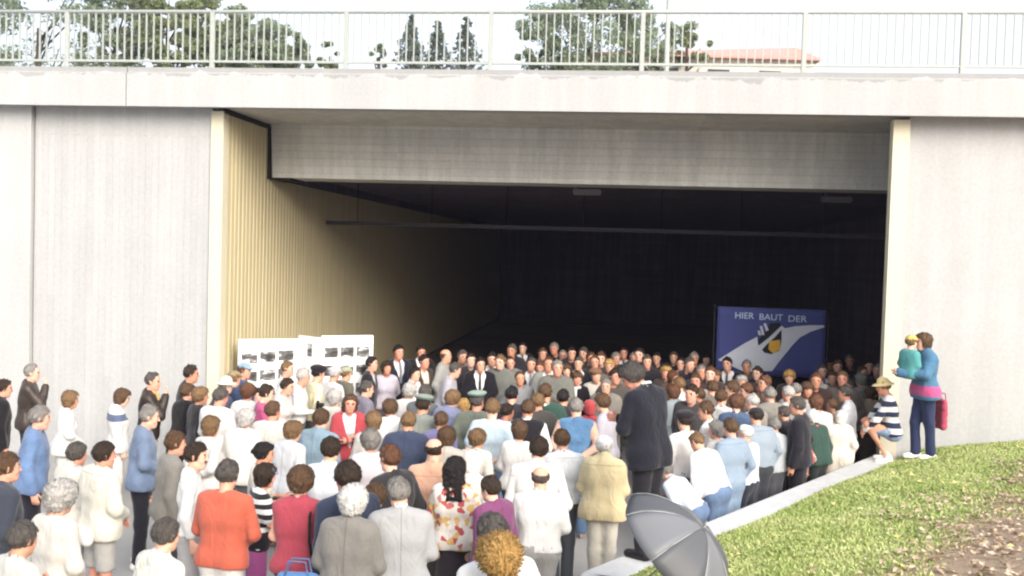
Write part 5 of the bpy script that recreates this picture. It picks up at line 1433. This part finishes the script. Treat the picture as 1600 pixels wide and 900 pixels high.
# ---- people on the retaining wall and the bank
qx = at_z(990, 561, KERB_Z + 1.80)
t_ = (Vector((qx.x, qx.y)) - WA).dot(WU)
qk = WA + WU * (t_ - 0.05) + WN * 0.16
person((qk.x, qk.y, KERB_Z), -R(-46), 1.83, 'thick:dkgrey', 'suit|#20212f', '#24242e', ('cross', 'cross'), 'person in a navy blazer with bowed head and folded arms standing on the coping', None, 2, lean=8, nod=34, turn=30, build=1.12, shoes='#1c1a1c', seed=301, skin_i=5, extra=('under=#f0eeea',))
bk_ = bworld(0.02, -0.50)
person((bk_.x, bk_.y, KERB_Z - 0.02), -R(-75), 1.68, 'bowl:ltbrown', 'sweater|stripe:#e9e7e2:#2b3556:0.15', 'shorts|denim:#7f9cc0', 'knee', 'crouching person in a straw hat and navy striped sweater at the pier', None, 1, lean=12, legs='squat', hat='sunhat:#f8dc86', shoes='#e9e7e2', seed=302, skin_i=2, nod=6)
wx = at_z(1450, 512, zg(5.75, 13.0) + 1.72)
wq = Vector((5.68, 13.05))
person((wq.x, wq.y, zg(wq.x, wq.y) - 0.01), -R(-95), 1.74, 'bob:brown', 'anorak|band:#3f7fa8:#d0408a:0.9:1.04', '#2f3c66', 'carry', 'person in a blue and pink windbreaker holding a small child on the grass', None, 1, sex='f', shoes='#f0efec', seed=303, skin_i=3, stepf=0.16, turn=-5, build=1.05)
cf = facing_vec(-95)
cq = wq + cf * 0.27 + Vector((0.0, -0.05))
person((cq.x, cq.y, zg(wq.x, wq.y) + 0.86), -R(60), 1.02, 'short:ltbrown', 'anorak|band:#3fa8a8:#e8e8ea:0.98:1.08', '#52b4a4', 'hold', 'small child in a teal snowsuit and yellow cap carried in the arms', None, 1, kid=True, hat='cap:#e2c23a', shoes='#e6e4e2', seed=304, skin_i=3, lean=2, legs='sit')
# ================================================================== things
# ---- folding display board with photographs
M_board = paint('white_board', '#eeeeee', 0.6, 0.95, 0.04, 3)
def photo_mat(i):
    t = NT('photo_print', 0.35, 0.4)
    v = t.mapping((3.0, 3.0, 6.0), loc=(i * 1.7, i * 0.9, i * 0.37))
    n = t.noise(1.6, 4, 0.6, v)
    z = t.sep()[2]
    n = t.math('ADD', n, t.math('MULTIPLY', t.math('ABSOLUTE', z), 1.1))
    t.base(t.ramp(n, [(0.40, G1(0.03)), (0.56, G1(0.14)), (0.64, G1(0.62)), (0.8, G1(0.75))]))
    return t.m
PM = [photo_mat(i) for i in range(6)]
def board():
    t = empty('display_board', 'folding white display board pinned with black and white photographs', 'display board', None, (0, 0, 0))
    a0, a1 = at_y(372, 531, 15.55), at_y(466, 531, 15.95)
    b1 = at_y(502, 531, 15.6)
    c1 = at_y(584, 527, 16.0)
    tops = [(a0, a1, 1.99), (a1, b1, 1.985), (b1, c1, 2.03)]
    k = 0
    for (p, q, zt) in tops:
        u = Vector((q.x - p.x, q.y - p.y, 0)); L = u.length; u.normalize(); n = Vector((u.y, -u.x, 0))
        zt = at_y(400, 531, p.y).z if k < 10 else at_y(545, 526, p.y).z
        m = Matrix(((u.x, -n.x, 0, p.x), (u.y, -n.y, 0, p.y), (0, 0, 1, 0), (0, 0, 0, 1)))   # local x along panel, -y to the crowd
        def put(o, par=None):
            o.matrix_local = m
            return o
        pn = put(MB().box(0.004, L - 0.004, 0, 0.03, zt - 1.45, zt).build('panel', M_board, t, 0.003))
        mb = MB()
        for x in (0.03, L - 0.03): mb.tube([(x, 0.045, 0), (x, 0.045, zt - 0.02)], 0.014, 6)
        put(mb.build('leg', M_galv, t))
        cols = 3 if L > 0.7 else 1
        for r in range(3):
            if cols == 1 and r > 0: break
            for c in range(cols):
                w = (L - 0.1) / 3 - 0.04 if cols == 3 else 0.11
                x0 = 0.06 + c * (w + 0.045) if cols == 3 else L * 0.42
                z1 = zt - 0.19 - 0.02 * (2 - c if k == 0 else 0) - r * 0.30; hgt = 0.17 if cols == 3 else 0.21
                if cols == 1: z1 = zt - 0.12
                ph = MB().box(-w / 2, w / 2, -0.003, 0, -hgt / 2, hgt / 2).build('photograph', PM[(r * 3 + c + k) % 6], pn)
                ph.location = (x0 + w / 2, -0.0015, z1 - hgt / 2)
        k += 10
board()

# ---- banner
def banner():
    d = 17.55
    c = at_y(1206, 482, d); w = 1.94; zt = c.z; h = 1.25
    t = empty('banner', 'blue banner with white lettering and swoosh hanging in the tunnel', 'banner', None, (c.x, d, 0), -YAW)
    Mb = paint('blue_banner_cloth', '#3c4478', 0.8, 1.0, 0.08, 2); Mw = paint('white_banner_print', '#b9bcc6', 0.8); Mk = paint('black_banner_print', '#17161c', 0.8); Mg = paint('gold_banner_print', '#c89a3a', 0.8); My = paint('grey_banner_print', '#9aa0b4', 0.8)
    n = 24; V = []; F = []
    for i in range(n + 1):
        x = -w / 2 + w * i / n
        for j in range(9):
            z = zt - h * j / 8
            V.append((x, 0.008 * math.sin(i * 0.9 + j * 0.3) * (j / 8), z))
    for i in range(n):
        for j in range(8): F.append((i * 9 + j, (i + 1) * 9 + j, (i + 1) * 9 + j + 1, i * 9 + j + 1))
    cl = link('cloth', mesh_from('cloth', V, np.array(F)[:, ::-1], True, [Mb]), t)
    sm = cl.modifiers.new('thickness', 'SOLIDIFY'); sm.thickness = 0.004
    S = w / 1068.0    # from the zoomed photograph
    def P(x, y): return (-w / 2 + (x - 280) * S, zt - (y - 150) * S)
    def shape(nm, pts, m, y, par=t, sub=None):
        q = [P(*p) for p in pts]
        bm = bmesh.new(); vs = [bm.verts.new((a, y, b)) for a, b in q]; bm.faces.new(vs)
        r = bmesh.ops.extrude_face_region(bm, geom=bm.faces[:]); bmesh.ops.translate(bm, verts=[e for e in r['geom'] if isinstance(e, bmesh.types.BMVert)], vec=(0, 0.003, 0))
        bmesh.ops.triangulate(bm, faces=bm.faces[:]); bmesh.ops.recalc_face_normals(bm, faces=bm.faces[:])
        me = bpy.data.meshes.new(nm); bm.to_mesh(me); bm.free(); me.materials.append(m)
        return link(nm, me, par)
    sw = shape('swoosh', [(300, 690), (430, 600), (560, 510), (680, 440), (690, 520), (700, 530), (800, 440), (915, 320), (950, 345), (1040, 322), (1180, 305), (1325, 300), (1335, 318), (1200, 370), (1100, 430), (1030, 510), (980, 580), (900, 690), (840, 780), (560, 800)], Mw, -0.016)
    shape('emblem', [(915, 360), (920, 470), (905, 570), (830, 610), (760, 600), (730, 570), (790, 500), (850, 440)], Mk, -0.0205, sw)
    shape('emblem_shield', [(800, 480), (905, 462), (908, 560), (840, 605), (795, 560)], Mg, -0.0245, sw)
    shape('tower_mark', [(800, 300), (900, 290), (905, 320), (790, 450), (690, 520), (690, 470), (770, 380)], Mk, -0.0165, t)
    mk = [[(700, 330), (725, 330), (750, 420), (725, 420)], [(735, 305), (760, 300), (790, 370), (765, 380)], [(680, 380), (700, 375), (720, 420), (695, 425)]]
    for q in mk: shape('feather_mark', q, Mw, -0.0205, t)
    for (txt, x0, x1, y) in (('HIER', 455, 640, 262), ('BAUT', 695, 925, 268), ('DER', 980, 1160, 275)):
        cu = bpy.data.curves.new('lettering', 'FONT'); cu.body = txt; cu.extrude = 0.0015; cu.offset = 0.004
        ob = bpy.data.objects.new('lettering', cu); COL.objects.link(ob)
        dg = bpy.context.evaluated_depsgraph_get(); dg.update()
        me = bpy.data.meshes.new_from_object(ob.evaluated_get(dg)); bpy.data.objects.remove(ob)
        xs = [v.co.x for v in me.vertices]; ys = [v.co.y for v in me.vertices]
        sx = (x1 - x0) * S / (max(xs) - min(xs)); sy = 62 * S / (max(ys) - min(ys)); a = P(x0, y); mx, my = min(xs), min(ys)
        for v in me.vertices: v.co = Vector((a[0] + (v.co.x - mx) * sx, -0.017 - v.co.z, a[1] + (v.co.y - my) * sy))
        me.materials.append(paint('lettering_print', '#aebfd8', 0.8))
        link('lettering', me, t)
    mb = MB()
    mb.tube([(-w / 2 - 0.08, 0.03, zt), (w / 2 + 0.08, 0.03, zt)], 0.012, 8)
    mb.build('top_bar', M_dark, t, smooth=True)
    for sx in (-1, 1):
        MB().tube([(sx * (w / 2 + 0.05), 0.06, 0), (sx * (w / 2 + 0.05), 0.06, zt + 0.04)], 0.014, 8).build('stand_pole', M_dark, t, smooth=True)
banner()

# ---- open grey umbrella resting on the bank
def umbrella():
    apex = at_y(1100, 824, 7.0)
    # axis from the apex down into the canopy
    ax = Vector((-0.64, 0.24, -0.73)).normalized()
    t = empty('umbrella', 'open grey umbrella tilted over at the edge of the grass', 'umbrella', None, (0, 0, 0))
    q = ax.to_track_quat('Z', 'Y')
    t.rotation_mode = 'QUATERNION'; t.rotation_quaternion = q; t.location = apex
    Rr, Hh = 0.53, 0.29; n = 8
    mats = [M_(('umb', c), lambda c=c: paint('umbrella_nylon', c, 0.5, 1.0, 0.05, 4, 0.35)) for c in ('#6c6e72', '#525458')]  # two greys: light and shade of the panels put into the nylon
    for i in range(n):
        V = []; F = []
        for r in range(9):
            f = r / 8
            for c in range(7):
                g = c / 6; a = (i + g) * 2 * math.pi / n + 0.2
                sag = 1 - 0.07 * math.sin(math.pi * g) * f
                rr = Rr * math.sin(f * 1.25) / math.sin(1.25) * sag
                z = Hh * (1 - math.cos(f * 1.25)) / (1 - math.cos(1.25)) + 0.02 * math.sin(math.pi * g) * f
                V.append((rr * math.cos(a), rr * math.sin(a), z))
        for r in range(8):
            for c in range(6): F.append((r * 7 + c, r * 7 + c + 1, (r + 1) * 7 + c + 1, (r + 1) * 7 + c))
        o = link('canopy_panel', mesh_from('canopy_panel', V, np.array(F), True, [mats[i % 2]]), t)
        m = o.modifiers.new('thickness', 'SOLIDIFY'); m.thickness = 0.002
        a = i * 2 * math.pi / n + 0.2
        pts = []
        for r in range(9):
            f = r / 8; rr = Rr * 1.02 * math.sin(f * 1.25) / math.sin(1.25)
            pts.append((rr * math.cos(a), rr * math.sin(a), Hh * (1 - math.cos(f * 1.25)) / (1 - math.cos(1.25)) + 0.004))
        MB().tube(pts, 0.003, 6).build('rib', M_galv, t, smooth=True)
        MB().tube([(0, 0, 0.26), tuple(Vector(pts[4]) + Vector((0, 0, 0.006)))], 0.002, 5).build('stretcher', M_galv, t)
    MB().tube([(0, 0, -0.05), (0, 0, -0.01), (0, 0, 0.66)], [0.003, 0.006, 0.006], 8).build('shaft', M_galv, t, smooth=True)
    MB().tube([(0, 0, 0.64), (0, 0, 0.74), (0.01, 0, 0.78), (0.035, 0, 0.80), (0.06, 0, 0.78), (0.062, 0, 0.75)], 0.012, 8).build('handle', paint('umbrella_handle', '#1f1c1c', 0.4), t, smooth=True)
umbrella()

# ---- bags and a camera
def soft_bag(loc, w, d, h, col, label, rz=0.0, strap=0.0, name='shoulder_bag', cat='bag'):
    t = empty(name, label, cat, None, loc, rz)
    s = SDF()
    for g in (-0.36, -0.18, 0.0, 0.18, 0.33):
        s.cap((-w * 0.36, 0, g * h), (w * 0.36, 0, g * h), d * (0.5 if g < 0.2 else 0.36), None, 0.05)
    V, Q = s.build(0.014, (), wob(4, 25, 0.006)); link('bag_body', mesh_from('bag_body', V, Q, True, [cloth(col)]), t)
    mb = MB()
    for y in (-d * 0.3, d * 0.3):
        mb.tube([(-w * 0.3, y, h * 0.35), (-w * 0.2, y, h * 0.35 + strap), (w * 0.2, y, h * 0.35 + strap), (w * 0.3, y, h * 0.35)], 0.008, 6)
    mb.build('bag_handle', cloth(col), t, smooth=True)
    return t
def near_person(text):
    for o in COL.objects:
        if o.get('label') and text in o['label']: return o
def beside(text, right, fwd, z):
    o = near_person(text); a = o.rotation_euler.z
    r = Vector((math.cos(a), math.sin(a))); f = Vector((-math.sin(a), math.cos(a)))
    p = Vector((o.location.x, o.location.y)) + r * right + f * fwd
    return (p.x, p.y, o.location.z + z), a
l, a = beside('taupe grey jacket', -0.32, -0.10, 0.86); soft_bag(l, 0.30, 0.12, 0.36, '#3f7fc0', 'blue shopping bag hanging beside the taupe grey jacket', a, 0.12)
l, a = beside('cream blouson', 0.04, -0.17, 0.84); soft_bag(l, 0.24, 0.07, 0.13, '#efece2', 'white belt pouch on the back of the cream blouson', a, 0.02, 'belt_pouch')
l, a = beside('blue denim jacket', 0.06, 0.25, 0.86); soft_bag(l, 0.17, 0.10, 0.13, '#3a332e', 'dark camera bag held by the blue denim jacket', a, 0.05, 'camera_bag')
l, a = beside('windbreaker', 0.12, -0.30, 0.62); soft_bag(l, 0.24, 0.10, 0.50, '#c83a62', 'long pinkish red bag behind the windbreaker on the grass', a, 0.1)
def camera_thing(text, right, fwd, z, label):
    l, a = beside(text, right, fwd, z)
    t = empty('camera', label, 'camera', None, l, a)
    Mc = paint('camera_black', '#1b1a1c', 0.4)
    mb = MB(); mb.box(-0.07, 0.07, -0.02, 0.02, -0.045, 0.045); mb.box(-0.03, 0.03, -0.018, 0.018, 0.0455, 0.065); mb.build('camera_body', Mc, t, 0.006)
    MB().tube([(0, 0.02, 0), (0, 0.09, 0)], [0.032, 0.034], 14).build('lens', Mc, t)
camera_thing('dark teal trousers', 0.02, 0.30, 1.22, 'black camera held by the white shirt over teal trousers')
# ================================================================== air
def haze():
    m = bpy.data.materials.new('haze_air'); m.use_nodes = True
    n = m.node_tree.nodes; n.clear()
    out = n.new("ShaderNodeOutputMaterial"); v = n.new("ShaderNodeVolumePrincipled")
    v.inputs['Color'].default_value = (0.84, 0.80, 1.0, 1); v.inputs['Density'].default_value = 0.0007; v.inputs['Anisotropy'].default_value = 0.2  # thin violet haze added to lift the tunnel blacks and pale the trees
    m.node_tree.links.new(v.outputs[0], out.inputs['Volume'])
    h = MB().box(-640, 640, -640, 640, -1.3, 26.0).build('haze', m); tag(h, kind='stuff')
haze()
